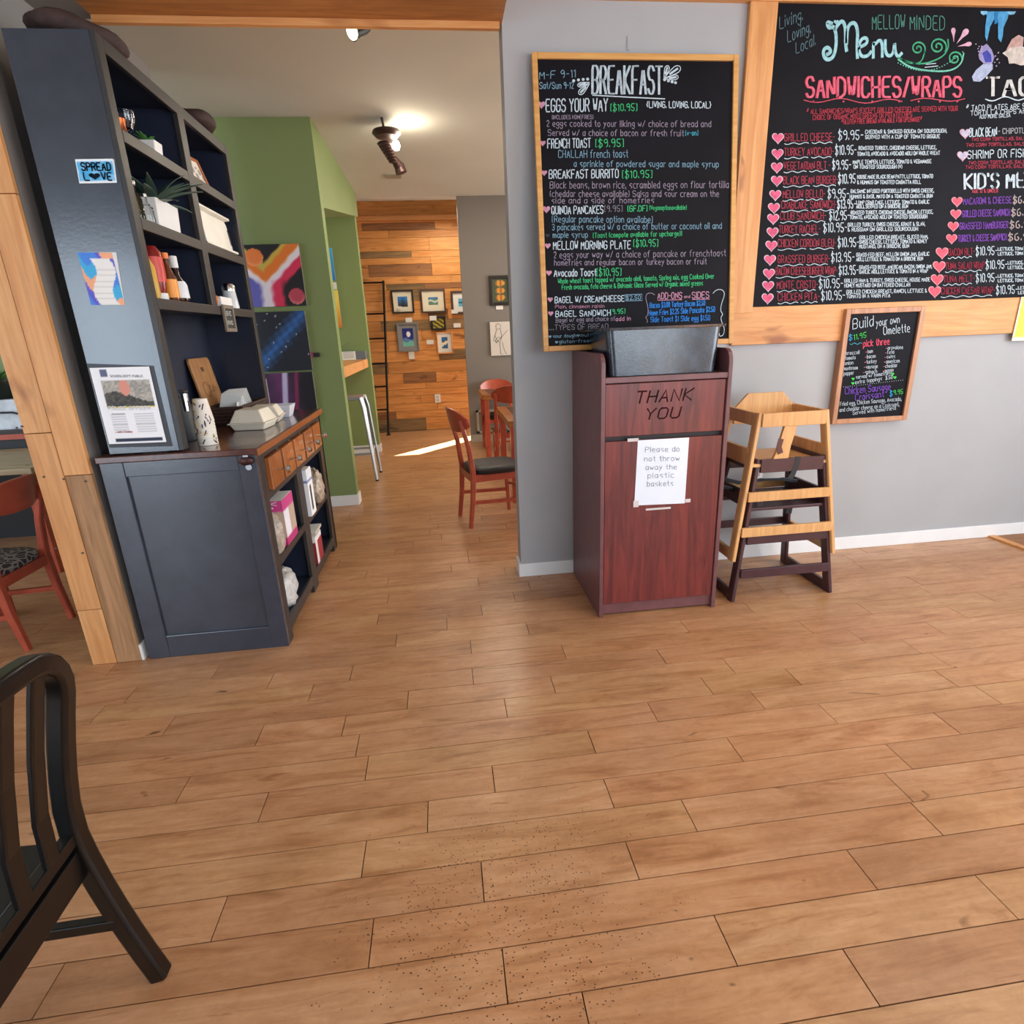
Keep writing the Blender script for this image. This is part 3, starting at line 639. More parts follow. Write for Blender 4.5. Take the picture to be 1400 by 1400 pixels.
# third row: condiments
def bottle(name, label, x, y, prof, cap, m, mc, lab=None, sx=1, sy=1):
    t = thing(name, label, 'bottle', (x, y, S3)); MB().lathe(prof, (x, y, S3), 18, sx, sy).build('body', m, t, smooth=True); MB().lathe(cap, (x, y, S3), 18, sx if len(cap) and cap[0][1] < .01 else 1, sy if cap[0][1] < .01 else 1).build('cap', mc, t, smooth=True)
    if lab: MB().lathe(lab[0], (x, y, S3), 18, sx, sy).build('label_band', lab[1], t, smooth=True)
bottle('mustard_bottle', 'yellow squeeze bottle at the near end of the third shelf', -1.235, 2.852, [(.026, 0), (.03, .02), (.028, .13), (.012, .165)], [(.01, .165), (.006, .19)], mat('mustard', 'c49a30', .4), mat('mustard', 'c49a30'), None)
redl = mat('ketchup_label', 'c23a30', .4)
bottle('ketchup_bottle', 'large red ketchup squeeze bottle standing on its white cap', -1.255, 2.945, [(.036, .028), (.042, .05), (.048, .12), (.046, .2), (.03, .225), (0, .23)], [(.04, 0), (.042, .005), (.041, .028), (.03, .03)], mat('ketchup', '7a1a18', .25), PAPER, ([(.0455, .075), (.049, .12), (.0475, .18)], redl), 1, .9)
bottle('sauce_bottle', 'slim brown sauce bottle with a bright orange cap', -1.235, 3.045, [(.028, 0), (.031, .01), (.031, .10), (.014, .15), (.013, .19)], [(.016, .185), (.016, .21), (.002, .212)], mat('sauce_brown', '5a2c14', .15), mat('orange_cap', 'e0762a', .4), ([(.0318, .015), (.0318, .095)], mat('sauce_label', 'e8952c', .4)))
bottle('syrup_bottle', 'dark syrup bottle with a white cap and cream label', -1.24, 3.14, [(.038, 0), (.043, .02), (.040, .08), (.018, .12), (.015, .16)], [(.019, .155), (.019, .205), (.017, .208)], mat('syrup', '2a1512', .12), PAPER, ([(.044, .018), (.0415, .078), (.034, .094)], mat('cream_label', 'd8dce2', .4)))
lathe_thing('orange_cup', 'small orange ramekin in the third shelf right bay', 'cup', (-1.24, 3.545, S3), [('bowl', [(.02, 0), (.033, .02), (.036, .05), (.033, .055), (.028, .02)], mat('orange_glaze', 'c2602a', .3))])
tag(box('white_carton', PAPER, -1.27, -1.205, 3.60, 3.78, S3, S3+.055, bev=.004), 'low white carton between the orange ramekin and the glass shaker', 'box')
lathe_thing('sugar_shaker', 'glass sugar shaker with a chrome lid at the far end of the third shelf', 'shaker', (-1.24, 3.86, S3), [('jar', [(.045, 0), (.046, .01), (.038, .08), (.036, .1)], mat('sugar_glass', 'c6cdd2', .1)), ('lid', [(.039, .1), (.04, .12), (.03, .14), (.008, .146)], CHROME)])
ox = on(289, 418, 0, TX1+.004); ux = on(309, 421, 0, TX1+.004)-ox; uy = on(291, 450, 0, TX1+.004)-ox
t, Pf, nn = frame_thing('hanging_sign', 'tiny gray framed sign hung on the third shelf edge', 'sign', (TX1+.004, 3.53, 1.56), (0, .165, 0), (0, 0, .145), .02, .015, mat('gray_frame', '75695c', .6), lambda u, v: '2b2b2c')
I = Ink(lambda x, y: Pf(x*.165, y*.145), nn, .001); [I.text(s_, .25, .75, y_, y_, -.14, 'c9d2cc', .005) for s_, y_ in (('BE', .62), ('KIND', .28))]; I.build(t, 'lettering')
# ------------------------------------------------------------ on the counter
CZ = 1.036
cp_ = mat('cup_paper', 'dcd4c8', .5)
def cups(x, y, n, lb):
    t = thing('paper_cup_stack', lb, 'cups', (x, y, CZ)); 
    for k in range(n):
        z = CZ+k*.0155; last = k == n-1; MB().lathe([(.044, z-CZ), (.045, z-CZ+.004)]+([(.031, z-CZ+.11), (.029, z-CZ+.11)] if last else [(.0425, z-CZ+.0155)]), (x, y, CZ), 20).build('paper_cup', cp_, t, smooth=True)
    dk = Ink(lambda a, b: Vector((x, y, 0))+Vector((math.sin(a)*(.0445-.0125*max(0, (b-CZ-(n-1)*.0155))/.11), -math.cos(a)*(.0445-.0125*max(0, (b-CZ-(n-1)*.0155))/.11), b)), (.35, -.93, 0), .0012); rg = random.Random(n)
    for k in range(30):
        a = rg.uniform(-.9, 1.3); b = CZ+rg.uniform(.02, (n-1)*.0155+.09); dk.line([(a, b), (a+rg.uniform(-.3, .3), b+rg.uniform(-.025, .025))], .0055, rg.choice(('3a3050', '3a3050', 'd0b060')))
    dk.build(t, 'cup_print')
cups(-1.145, 2.89, 8, 'nested stack of patterned paper cups at the near end of the counter')
ad = thing('air_pot', 'black coffee air pot with a chrome pump spout behind the cups', 'coffee pot', (-1.30, 3.02, CZ))
MB().lathe([(.075, 0), (.078, .01), (.078, .16), (.06, .2), (.055, .225), (.03, .235)], (-1.33, 3.05, CZ), 20).build('body', BLACKF, ad, smooth=True)
MB().tube([(-1.30, 3.03, CZ+.225), (-1.24, 2.93, CZ+.245), (-1.205, 2.875, CZ+.235), (-1.200, 2.862, CZ+.165)], [.016, .019, .018, .012], 10).build('spout', CHROME, ad, smooth=True)
MB().box(-1.36, -1.26, 3.0, 3.06, CZ+.235, CZ+.25).build('pump_lever', BLACKF, ad, .004)
cb = thing('cutting_board', 'small wooden board with a finger hole leaning on the hutch back', 'board', (-1.45, 3.3, CZ))
BMx = Matrix.Translation((-1.40, 3.30, CZ+.0)) @ Matrix.Rotation(R_(-12), 4, 'Y')
BMx = Matrix.Translation((-1.405, 3.66, CZ)) @ Matrix.Rotation(R_(-10), 4, 'Y')
MB().prism([(0, 0), (.31, 0), (.31, .37), (.295, .39), (.015, .39), (0, .37)], 0, -.016, 0, BMx).build('board', wood('olive_board', 'a87a4a', '8c5c34', '5c3820', 2, .5, 3, 0), cb, .004)
MB().lathe([(.018, 0), (.018, .002)], BMx @ Vector((.001, .15, .32)), 14, .8, 1, Matrix.Rotation(R_(80), 4, 'Y')).build('finger_hole', mat('nail_dark', '20242c'), cb)
I = Ink(lambda a, b: BMx @ Vector((.001, a, b)), (1, 0, .17), .001); I.line([(.11+.04*math.cos(i*.5), .20+.045*math.sin(i*.5)) for i in range(13)], .004, '6a4226'); I.text('Cafe', .16, .26, .18, .18, -.04, '6a4226', .004); I.build(cb, 'burnt_mark')
wk = mat('wicker_brown', '3c241c', .7, var=.4, nsc=60, bst=.6)
bk = thing('wicker_basket', 'dark brown wicker basket holding white napkins on the counter', 'basket', (-1.33, 3.62, CZ))
for k in range(5):
    z = CZ+.014+k*.02; e = .008*k/4; MB().tube([(-1.385-e, 3.58-e, z), (-1.20+e, 3.58-e, z), (-1.20+e, 4.05+e, z), (-1.385-e, 4.05+e, z), (-1.385-e, 3.58-e, z)], .0125, 6).build('wicker_band', wk, bk)
box('basket_base', wk, -1.385, -1.2, 3.58, 4.05, CZ, CZ+.01, bk)
nf = MB()
for k in range(6): nf.prism([(-.07, 0), (.07, 0), (.06, .12), (-.05, .13)], 1, 3.66+k*.045, 3.663+k*.045, Matrix.Translation((-1.29, 0, CZ+.04+.004*k)) @ Matrix.Rotation(R_(8-3*k), 4, 'Y'))
np_ = thing('napkins', 'upright white napkins sticking out of the wicker basket', 'napkins', (-1.31, 3.6, CZ+.02)); nf.build('napkin', PAPER, np_); MB().prism([(3.60, .05), (3.82, .05), (3.76, .15), (3.63, .12)], 0, -1.235, -1.232, Matrix.Translation((0, 0, CZ))).build('napkin', PAPER, np_)
def clam(x, y, w, d, h, lb, rz=0):
    t = thing('takeout_box', lb, 'box', (x, y, CZ), 'takeout boxes on the counter'); Mx = Matrix.Translation((x, y, CZ)) @ Matrix.Rotation(rz, 4, 'Z')
    def fr(z0, a0, z1, a1, m, nm):
        vs = [Mx @ Vector((sx*(w/2-a)*1.0, sy*(d/2-a), z)) for z, a in ((z0, a0), (z1, a1)) for sx, sy in ((-1, -1), (1, -1), (1, 1), (-1, 1))]
        MB().add(vs, [(0, 3, 2, 1), (4, 5, 6, 7), (0, 1, 5, 4), (1, 2, 6, 5), (2, 3, 7, 6), (3, 0, 4, 7)]).build(nm, m, t, .006)
    fr(0, .02, h*.32, .004, KRAFT, 'tray'); fr(h*.32, -.004, h*.38, -.004, KRAFT, 'rim'); fr(h*.38, .004, h, .035, KRAFT, 'lid')
clam(-1.07, 3.37, .20, .21, .11, 'cream pulp clamshell box nearest the cups', R_(-5)); clam(-1.075, 3.63, .19, .18, .10, 'cream pulp clamshell box standing behind the first one', R_(4))
t = thing('paper_tray', 'open white paper tray at the far end of the counter', 'tray', (-1.03, 4.03, CZ), 'takeout boxes on the counter')
vs = [Vector((-1.045+sx*a, 3.84+sy*b, CZ+z)) for a, b, z in ((.06, .05, 0), (.08, .075, .075)) for sx, sy in ((-1, -1), (1, -1), (1, 1), (-1, 1))]
MB().add(vs, [(0, 3, 2, 1), (0, 1, 5, 4), (1, 2, 6, 5), (2, 3, 7, 6), (3, 0, 4, 7)]).build('tray_body', mat('blue_white', 'dfe2f0', .5), t)
# ------------------------------------------------------------ in the base of the hutch
def crate(name, label, cat, x0, x1, y0, y1, z0, z1, fn, rz=0):
    t = thing(name, label, cat, (x1, y0, z0)); box('carton', PAPER, x0, x1, y0, y1, z0, z1, t, .003)
    picture('print', fn, (x1+.0012, y0, z0), (0, y1-y0, 0), (0, 0, z1-z0), 16, 24, t); picture('print', fn, (x0, y0-.0012, z0), (x1-x0, 0, 0), (0, 0, z1-z0), 16, 24, t); return t
pk = lambda u, v: 'b8286e' if v < .22 else ('c43a80' if v > .78 else ('e6e2ec' if u < .5 else 'b9a08e'))
t = crate('pink_carton', 'tall pink and white carton in the upper left bay of the base', 'box', -1.10, -.885, 3.00, 3.21, .432, .70, pk)
I = Ink(lambda a, b: Vector((-1.10+.2*a, 2.9985, .432+.27*b)), (0, -1, 0), .002); I.text('PICK', .25, .95, .90, .90, -.07, 'f4f0f4', .005); I.text('UP', .45, .85, .80, .80, -.07, 'f4f0f4', .005); I.build(t, 'lettering')
def bag(name, label, c, r, m, seed, **k):
    o = blob(name, label, 'bag', c, r, m, 0, 0, seed, .12); rg = random.Random(seed*7)
    for v in o.data.vertices:
        q = v.co-Vector(c); v.co = Vector(c)+Vector((q.x*(1+rg.uniform(-.18, .12)), q.y*(1+rg.uniform(-.2, .15)), q.z*(1+rg.uniform(-.15, .15)) if q.z > -.8*r[2] else -r[2]))
bag('plastic_bag', 'clear bag of wrapped cutlery at the near edge of the upper left bay', (-.93, 2.90, .545), (.055, .07, .115), mat('bag_tan', 'b8a898', .25, var=.35, nsc=40, bst=.5), 4)
bag('plastic_bag', 'tan wrapped bag behind the pink carton', (-1.0, 3.28, .56), (.07, .05, .125), mat('bag_tan', 'b8a898'), 6)
wt = lambda u, v: 'dfe6f0' if v > .78 else ('3a5ab0' if .74 < v <= .78 else ('20222a' if .3 < u < .62 and .12 < v < .66 else 'eceef2'))
crate('cutlery_carton', 'white upright carton with a blue band and black shape', 'box', -1.05, -.865, 3.50, 3.63, .452, .745, wt)
bag('plastic_bag', 'crinkled tan bag spilling out beside the white upright carton', (-.90, 3.82, .57), (.06, .13, .11), mat('bag_tan', 'b8a898'), 9)
rd = lambda u, v: 'ece8e6' if u < .3 or v > .8 else '9a2430'
crate('red_carton', 'small red and white carton in the lower right bay of the base', 'box', -1.02, -.885, 3.56, 3.74, .102, .29, rd)
crate('open_flap', 'pale card tilted on top of the red carton', 'card', -1.0, -.89, 3.62, 3.80, .292, .31, lambda u, v: 'cfc0b4')
bag('plastic_bag', 'large white plastic bag in the lower left bay of the base', (-.96, 3.02, .195), (.075, .15, .095), mat('bag_white', 'c9c6c4', .25, var=.2, nsc=40, bst=.5), 12)
# ------------------------------------------------------------ art on the green wall
def cl(x): return max(0, min(1, x))
def lerp(a, b, t): return tuple(a[i]+(b[i]-a[i])*t for i in range(3))
def nz(u, v): return .5+.25*math.sin(u*13+v*7)+.25*math.sin(v*19-u*11+1.3)
def bandmix(k, stops, soft):
    c = stops[0][1]
    for b, col in stops[1:]: c = lerp(c, col, cl((k-b)/soft+.5))
    return c
def art1(u, v):
    y = 1-v; w = .03*(nz(u*2, v*2)-.5)
    k = y-(.60-.95*abs(u-.40))+w                 # distance below a V whose foot is at (.40, .60)
    if u > .40: c = bandmix(k, [(0, (24, 22, 28)), (-.30, (206, 176, 70)), (-.20, (228, 122, 40)), (.0, (232, 224, 232)), (.14, (216, 44, 84)), (.33, (26, 22, 28))], .05)
    else: c = bandmix(k, [(0, (24, 22, 28)), (-.30, (200, 180, 80)), (-.16, (228, 122, 40)), (.02, (228, 222, 232)), (.14, (92, 92, 178)), (.36, (120, 116, 190))], .05)
    if y > .55:
        m = cl((y-.55)*6); c = lerp(c, bandmix(u+w, [(0, (96, 96, 180)), (.30, (228, 222, 232)), (.48, (216, 44, 84)), (.66, (26, 22, 28))], .07), m)
    for cx, cy, r, col in ((.27, .20, .14, (232, 128, 60)), (.86, .84, .13, (180, 66, 84))):
        d = math.hypot(u-cx, y-cy)
        if d < r: c = lerp(col, (250, 190, 160), .5*cl((d-r*.6)/(r*.4))*cl((y-cy)/r+.3))
    return c
STARS = [(random.Random(5+i).random(), random.Random(50+i*3).random()) for i in range(14)]
def art2(u, v):
    d = abs((v-.38)-(u-.35)*.95)
    c = lerp((44, 104, 178), (24, 30, 44), cl(d*3.4+.35*nz(u*3, v*3)-.1))
    for a, b in STARS:
        if math.hypot(u-a, v-b) < .012: return (170, 178, 190)
    return c
def art3(u, v):
    c = lerp((110, 50, 110), (20, 16, 28), cl(abs(u-.35)*1.9+.2*nz(u, v)))
    c = lerp((196, 190, 226), c, cl((abs(u-.42-.12*(v-.5))-.035)*30)); c = lerp((128, 40, 84), c, cl((abs(u-.64-.12*(v-.5))-.02)*30))
    if u < .12 and abs(v-.6) < .3: c = (230, 200, 230)
    return c
def canvas(lb, x0, x1, z0, z1, fn, y=5.29, n=64, grp=None, d=.03, nm='canvas_painting'):
    t = thing(nm, lb, 'painting', (x0, y, z0), grp); box('canvas', mat('canvas_edge', '8a8a80', .6), x0, x1, y-d, y, z0, z1, t, .002)
    picture('print', fn, (x0, y-d-.001, z0), (x1-x0, 0, 0), (0, 0, z1-z0), n, n, t, rough=.4); return t
canvas('canvas of orange, white and red bands with two planets, topmost', -1.58, -1.085, 1.775, 2.25, art1)
canvas('canvas of a blue galaxy streak on black, middle of three', -1.56, -1.112, 1.25, 1.735, art2)
canvas('canvas of purple and white light streaks, lowest of three', -1.56, -1.118, .80, 1.235, art3)
t = thing('wall_clip', 'small black and red clip fixed on the green pier', 'clip', (-1.08, 5.28, 1.37)); box('clip_body', BLACKF, -1.09, -1.035, 5.265, 5.29, 1.355, 1.39, t, .003); box('clip_tab', mat('pinkish', 'c4606c'), -1.115, -1.09, 5.28, 5.29, 1.35, 1.40, t)
canvas('narrow bright blue canvas on the alcove wall', -1.62, -1.225, 2.19, 2.56, lambda u, v: (230, 210, 60) if u < .25 and v > .7 else lerp((30, 120, 210), (70, 180, 235), v), 7.85, 8)
canvas('yellow and orange sunset canvas under the blue one', -1.60, -1.215, 1.63, 2.08, lambda u, v: lerp((214, 120, 40), (236, 206, 90), cl(v*1.4)), 7.85, 8)
tag(box('price_card', PAPER, -1.31, -1.225, 7.84, 7.85, 2.09, 2.17), 'white card between the two alcove canvases', 'card')
# alcove bar, its things, stool
ab = thing('bar_ledge', 'wooden bar ledge running into the green alcove', 'counter', (-1.2, 7, 1.2)); box('ledge_top', PINE, -1.75, -.945, 5.45, 7.84, 1.13, 1.235, ab, .004)
for yy in (5.7, 6.7, 7.6): MB().bar((-1.7, yy, .85), (-1.4, yy, 1.13), .03, .03).build('bracket', BLKM, ab)
tag(box('gray_box', mat('blue_gray', '6c7480', .6), -1.30, -.95, 7.70, 7.84, 1.236, 1.335), 'blue gray box on the bar ledge against the alcove wall', 'box')
t = thing('notice_card', 'white printed notice leaning on the blue gray box', 'card', (-1.2, 7.68, 1.236)); box('sheet', PAPER, -1.24, -1.07, 7.68, 7.688, 1.236, 1.34, t); picture('print', lambda u, v: 'a8a8a8' if int(v*14) % 2 and .1 < u < .9 and v > .15 else 'f0f0ee', (-1.24, 7.678, 1.236), (.17, 0, 0), (0, 0, .104), 6, 28, t)
t = thing('potted_plant', 'small dark spiky plant on the bar ledge in the alcove', 'plant', (-1.27, 7.45, 1.236)); MB().lathe([(.05, 0), (.06, .1)], (-1.27, 7.45, 1.236), 12).build('pot', BLACKF, t); leaves(12, (-1.27, 7.45, 1.33), .22, .02, LEAF, t, .9, 21)
st = thing('bar_stool', 'galvanised metal bar stool tucked in the green alcove', 'stool', (-.98, 6.38, 0))
cx, cy, h = -1.0, 6.39, .905
MB().prism([(cx-.15, cy-.13), (cx-.13, cy-.15), (cx+.13, cy-.15), (cx+.15, cy-.13), (cx+.15, cy+.13), (cx+.13, cy+.15), (cx-.13, cy+.15), (cx-.15, cy+.13)], 2, h-.035, h).build('seat', STEEL, st, .008)
for sx in (-1, 1):
    for sy in (-1, 1):
        MB().sweep([(cx+sx*.13, cy+sy*.13, h-.01), (cx+sx*.155, cy+sy*.15, h-.12), (cx+sx*.215, cy+sy*.205, .01)], [.055, .05, .028], .022, (sx, -sy, 0)).build('leg', STEEL, st)
        MB().box(cx+sx*.215-.016, cx+sx*.215+.016, cy+sy*.205-.016, cy+sy*.205+.016, 0, .016).build('foot', BLACKF, st)
for z, o_ in ((.30, .187), (.32, .185)):
    if z < .31: [MB().bar((cx-o_, cy+s_*.178, z), (cx+o_, cy+s_*.178, z), .012, .022).build('foot_rail', STEEL, st) for s_ in (-1, 1)]
    else: [MB().bar((cx+s_*o_, cy-.176, z), (cx+s_*o_, cy+.176, z), .012, .022).build('foot_rail', STEEL, st) for s_ in (-1, 1)]
# ------------------------------------------------------------ pictures on the far walls
def far(nm, lb, q, w, fm, fn, mt=.05, mm=None, y=WB-.012, d=.03, n=14):
    a = on(q[0], q[1], 1, y); b = on(q[2], q[3], 1, y); return frame_thing(nm, lb, 'picture', (a.x, y, b.z), (b.x-a.x, 0, 0), (0, 0, a.z-b.z), w, d, fm, fn, n, n, mt, mm)
CRM = mat('cream_mat', 'ddd6c2', .7); BF = mat('black_frame', '1d1614', .4); BRF = mat('brown_frame', '4f3a33', .4)
far('framed_picture', 'black framed picture of a deep blue sea, left of the top row', (534, 397, 567, 428), .025, BF, lambda u, v: lerp((38, 46, 60), (40, 120, 200), cl(v*1.5-.3+.2*math.sin(u*9))), .07, CRM)
far('framed_picture', 'brown framed picture of a pale teal shore, middle of the top row', (574, 396, 610, 427), .025, BRF, lambda u, v: (60, 120, 170) if v > .72 else ((190, 205, 200) if abs(v-.5-.1*math.sin(u*7)) < .12 else (90, 130, 110)), .09, CRM)
far('framed_picture', 'gray framed picture cut off by the gray wall, right of the top row', (615.5, 398, 650, 429), .035, BRF, lambda u, v: (90, 170, 200) if abs(v-.5) > .1 else (40, 90, 130), .08, PAPER)
def moon(u, v):
    if (u-.56)**2*.75+(v-.67)**2 < .024: return (236, 236, 236)
    return lerp((30, 50, 160), (24, 36, 120), v) if v > .42+.06*math.sin(u*6) else ((90, 130, 180) if v > .26+.06*math.sin(u*8+2) else (110, 190, 180))
far('framed_picture', 'gray framed print of a white moon over blue hills', (541.5, 442, 574, 480), .025, mat('gray_frame2', '7a7a7c', .5), moon, .055, mat('gray_mat', '85868a'), n=30)
far('framed_picture', 'small black framed yellow and green photo', (588.5, 433, 610, 451), .03, BF, lambda u, v: (190, 170, 60) if math.sin(u*11+v*14) > .2 else (60, 62, 20), .0, None)
far('framed_picture', 'pale wood framed white and blue print, lowest on the plank wall', (596, 454, 620, 483), .02, PINE, lambda u, v: (232, 226, 200) if abs(v-.45-.25*(u-.5)) < .14+.05*math.sin(u*12) else (40, 96, 150), .06, PAPER)
for k, (q, lb) in enumerate((((554, 434.5, 563.5, 440.5), 'white price card above the moon print'), ((558, 480, 567, 491), 'white upright card below the moon print'), ((587, 432, 597, 438), 'white card on the corner of the small yellow photo'), ((583, 465, 593, 470.5), 'white card left of the pale wood framed print'), ((617, 423.5, 626, 428.5), 'white card on the cut off gray frame'), ((620, 442, 630, 447.5), 'white card below the cut off gray frame'), ((543, 419, 549, 422), 'tiny label inside the sea picture'))):
    a = on(q[0], q[1], 1, WB-.05); b = on(q[2], q[3], 1, WB-.05); tag(box('price_card', PAPER, a.x, b.x, WB-.056 if k in (2, 4, 6) else WB-.02, WB-.05 if k in (2, 4, 6) else WB-.008, b.z, a.z), lb, 'card')
a = on(594, 539, 1, WB); ot = thing('wall_outlet', 'white outlet cover low on the plank wall', 'outlet', (a.x, WB-.01, a.z-.1)); box('plate', PAPER, a.x, a.x+.095, WB-.018, WB-.006, a.z-.135, a.z, ot, .003)
for dz in (.04, .09): box('socket', mat('socket_gray', 'b8b8b4'), a.x+.03, a.x+.065, WB-.021, WB-.017, a.z-dz-.02, a.z-dz+.01, ot)
def fish(u, v):
    for c in (.2, .5, .82):
        if ((u-.5)/.3)**2+((v-c)/.13)**2 < 1: return (200, 140, 50) if math.sin(u*20) > -.3 else (150, 90, 40)
    return (62, 76, 52)
far('framed_picture', 'black framed picture of three orange fish on the gray wall', (668, 377.5, 699, 417), .04, BF, fish, .0, None, 8.199, .03, 24)
t = canvas('white canvas with an ink sketch of a guitarist', .70, 1.01, 1.19, 1.635, lambda u, v: 'c8c2bc', 8.2, 4, nm='sketch_canvas')
I = Ink(lambda a, b: Vector((.70+.31*a, 8.168, 1.19+.445*b)), (0, -1, 0), .001)
for pth in ([(.35, .95), (.25, .88), (.3, .78), (.45, .8), (.48, .9), (.35, .95)], [(.3, .78), (.2, .6), (.3, .45), (.42, .4)], [(.45, .8), (.5, .6), (.45, .42)], [(.25, .38), (.5, .55), (.78, .75)], [(.25, .38), (.2, .45), (.35, .55), (.5, .52)], [(.4, .4), (.42, .2), (.42, .05), (.5, .04)], [(.52, .4), (.58, .2), (.66, .06), (.72, .05)], [(.2, .6), (.12, .45), (.3, .42)]): I.line(pth, .006, '35302e')
I.build(t, 'ink_sketch')
a = on(678, 418, 1, 8.2); tag(box('price_card', PAPER, a.x, a.x+.095, 8.19, 8.199, a.z-.05, a.z), 'white price card below the fish picture', 'card')
# ladder against the plank wall
ld = thing('pipe_ladder', 'thin black metal ladder leaning on the plank wall beside the green wall', 'ladder', (-1.1, 9.3, 0))
A0, A1 = Vector((-.775, 9.44, 2.31)), Vector((-.915, 9.22, .01)); off = Vector((-.45, 0, 0))
for o_ in (Vector(), off): MB().tube([A1+o_, A0+o_], .017).build('rail', BLKM, ld, smooth=True); MB().box(A1.x+o_.x-.03, A1.x+o_.x+.03, A1.y-.04, A1.y+.05, 0, .015).build('foot', BLKM, ld)
for yy in (386, 429, 463, 497, 528, 559): 
    z = on(515, yy, 1, 9.4).z; k = (z-A1.z)/(A0.z-A1.z); p = A1+(A0-A1)*k; MB().tube([p, p+off], .013).build('rung', BLKM, ld, smooth=True)
# ------------------------------------------------------------ ceiling lamps
tl = thing('track_light', 'dark metal spiral ceiling lamp with one bulb lit', 'lamp', (-.33, 5.3, 3.15))
brm = mat('bronze_dark', '43302e', .45, .5)
MB().tube([(-.325, 5.30, 3.15), (-.315, 5.32, 3.075)], .010).build('stem', brm, tl)
MB().lathe([(.03, .04), (.105, .02), (.115, 0), (.09, -.025), (0, -.03)], (-.30, 5.34, 3.05), 20).build('canopy', brm, tl, smooth=True)
for k in range(7):
    a = k*.9; MB().lathe([(.052-.003*k, -.012), (.06-.003*k, 0), (.045-.003*k, .012)], (-.325+.008*k, 5.36+.035*k, 2.985-.012*k), 12, 1, .8).build('coil', brm, tl, smooth=True)
bl = MB().lathe([(0, -.035), (.022, -.028), (.034, 0), (.024, .03), (.012, .04)], (-.235, 5.42, 2.985), 14).build('bulb', emit('bulb_glow', 'fff4e0', 30), tl, smooth=True)
MB().tube([(-.27, 5.60, 2.935), (-.235, 5.66, 2.90), (-.22, 5.66, 2.845)], [.03, .045, .05], 12).build('lamp_head', brm, tl, smooth=True)
light('POINT', 'bulb_light', (-.15, 5.40, 2.99), (0, 0, 0), 8, (1, .85, .65), rad=.05)
sp = thing('spotlight', 'small black ceiling spotlight just beyond the wooden beam', 'lamp', (-.29, 3.5, 3.15))
MB().tube([(-.245, 3.55, 3.0), (-.262, 3.535, 2.99), (-.30, 3.50, 2.965), (-.318, 3.483, 2.953)], [.022, .030, .036, .042], 18).build('lamp_head', BLKM, sp, smooth=True)
MB().tube([(-.317, 3.484, 2.9535), (-.3195, 3.4815, 2.952)], .037, 18).build('lens', emit('lens_glow', 'fff2d0', 4), sp)
MB().tube([(-.272, 3.52, 3.15), (-.272, 3.52, 3.0)], .008).build('stem', BLKM, sp)
a = on(538, 240.5, 2, 3.149); tag(box('ceiling_vent', mat('vent_gray', '8a8676'), a.x-.08, a.x+.08, a.y-.06, a.y+.06, 3.135, 3.15), 'small gray slot vent in the far ceiling', 'vent')
# ------------------------------------------------------------ chalkboards
def chalkboard(nm, lb, q, y, w, fm, d=.03):
    a, b, c, e = [on(px_, py_, 1, y) for px_, py_ in q]; x0 = (a.x+e.x)/2; x1 = (b.x+c.x)/2; z1_ = (a.z+b.z)/2; z0_ = (c.z+e.z)/2
    t = thing(nm, lb, 'chalkboard', (x0, WY, z0_))
    box('board', CHALK, x0+w*.5, x1-w*.5, y+.006, WY-.001, z0_+w*.5, z1_-w*.5, t)
    if w:
        for A_, B_, C_, D_, m in ((x0, x0+w, z0_, z1_, fm), (x1-w, x1, z0_, z1_, fm), (x0+w, x1-w, z1_-w, z1_, fm), (x0+w, x1-w, z0_, z0_+w, fm)): box('frame_bar', m, A_, B_, y-.008, WY-.001, C_, D_, t, .003)
    return t
wht, lil, blu, grn, cya, pnk, gry = 'd6e6f2', 'a89ab0', '8cb4cc', '4fd08a', '58c8e0', 'd59ab4', '8a8490'
# it hangs from the hook and its foot stands forward on the bin's sides
BT, BB = Vector((0, 3.318, 2.80)), Vector((0, 3.148, 1.388)); BN = Vector((1, 0, 0)).cross(BT-BB).normalized(); BN = BN if BN.y < 0 else -BN
def onb(x, y, lift=0):
    d = (x-700)*RT + (700-y)*UP + FPX*_f
    return CAM + d*((BT+BN*lift-CAM).dot(BN)/d.dot(BN))
bb, Pf_, nb_ = frame_thing('breakfast_board', 'tall oak framed breakfast chalkboard above the mahogany bin', 'chalkboard', (.551, BB.y, BB.z), (1.070, 0, 0), BT-BB, .028, .022, OAKF, None, 1, 1, None, CHALK)
P6 = lambda x, y: onb(700+x*.2286, 60+y*.2286, .0115)
P7 = lambda x, y: onb(720+x*.2143, 320+y*.2143, .0115)
I = Ink(P6, tuple(BN), .002)
T = I.text
for dx in (0, 5): T('BREAKFAST', 478+dx, 895+dx, 298, 300, 165, wht, .009, jit=.05)
I.line([(482, 308), (700, 320), (912, 330)], .006, wht)
T('M-F 9-11', 165, 380, 212, 200, 45, blu, .004); T('Sat/Sun 9-12', 165, 368, 270, 268, 38, blu, .004)
for q in ((368, 222), (397, 217), (425, 214), (452, 212), (912, 215), (935, 222), (957, 228), (977, 233)): I.dot(q[0], q[1], 9, wht)
for cx_, cy_, a_, L_ in ((462, 232, 195, 75), (462, 240, 225, 90), (908, 205, -72, 80), (910, 205, -35, 120), (912, 210, -8, 85)):
    a_ = math.radians(a_); pts = [(cx_+math.cos(a_+b_)*L_*r_, cy_+(-1 if a_ > 1 else 1)*math.sin(a_+b_)*L_*r_) for r_, b_ in ((0, 0), (.5, .28), (.85, .22), (1, 0), (.85, -.22), (.5, -.28), (0, 0))]
    I.line(chaikin(pts), .005, wht); I.line([(cx_+math.cos(a_)*L_*r_, cy_+(-1 if a_ > 1 else 1)*math.sin(a_)*L_*r_) for r_ in (.35, .8)], .011, wht)
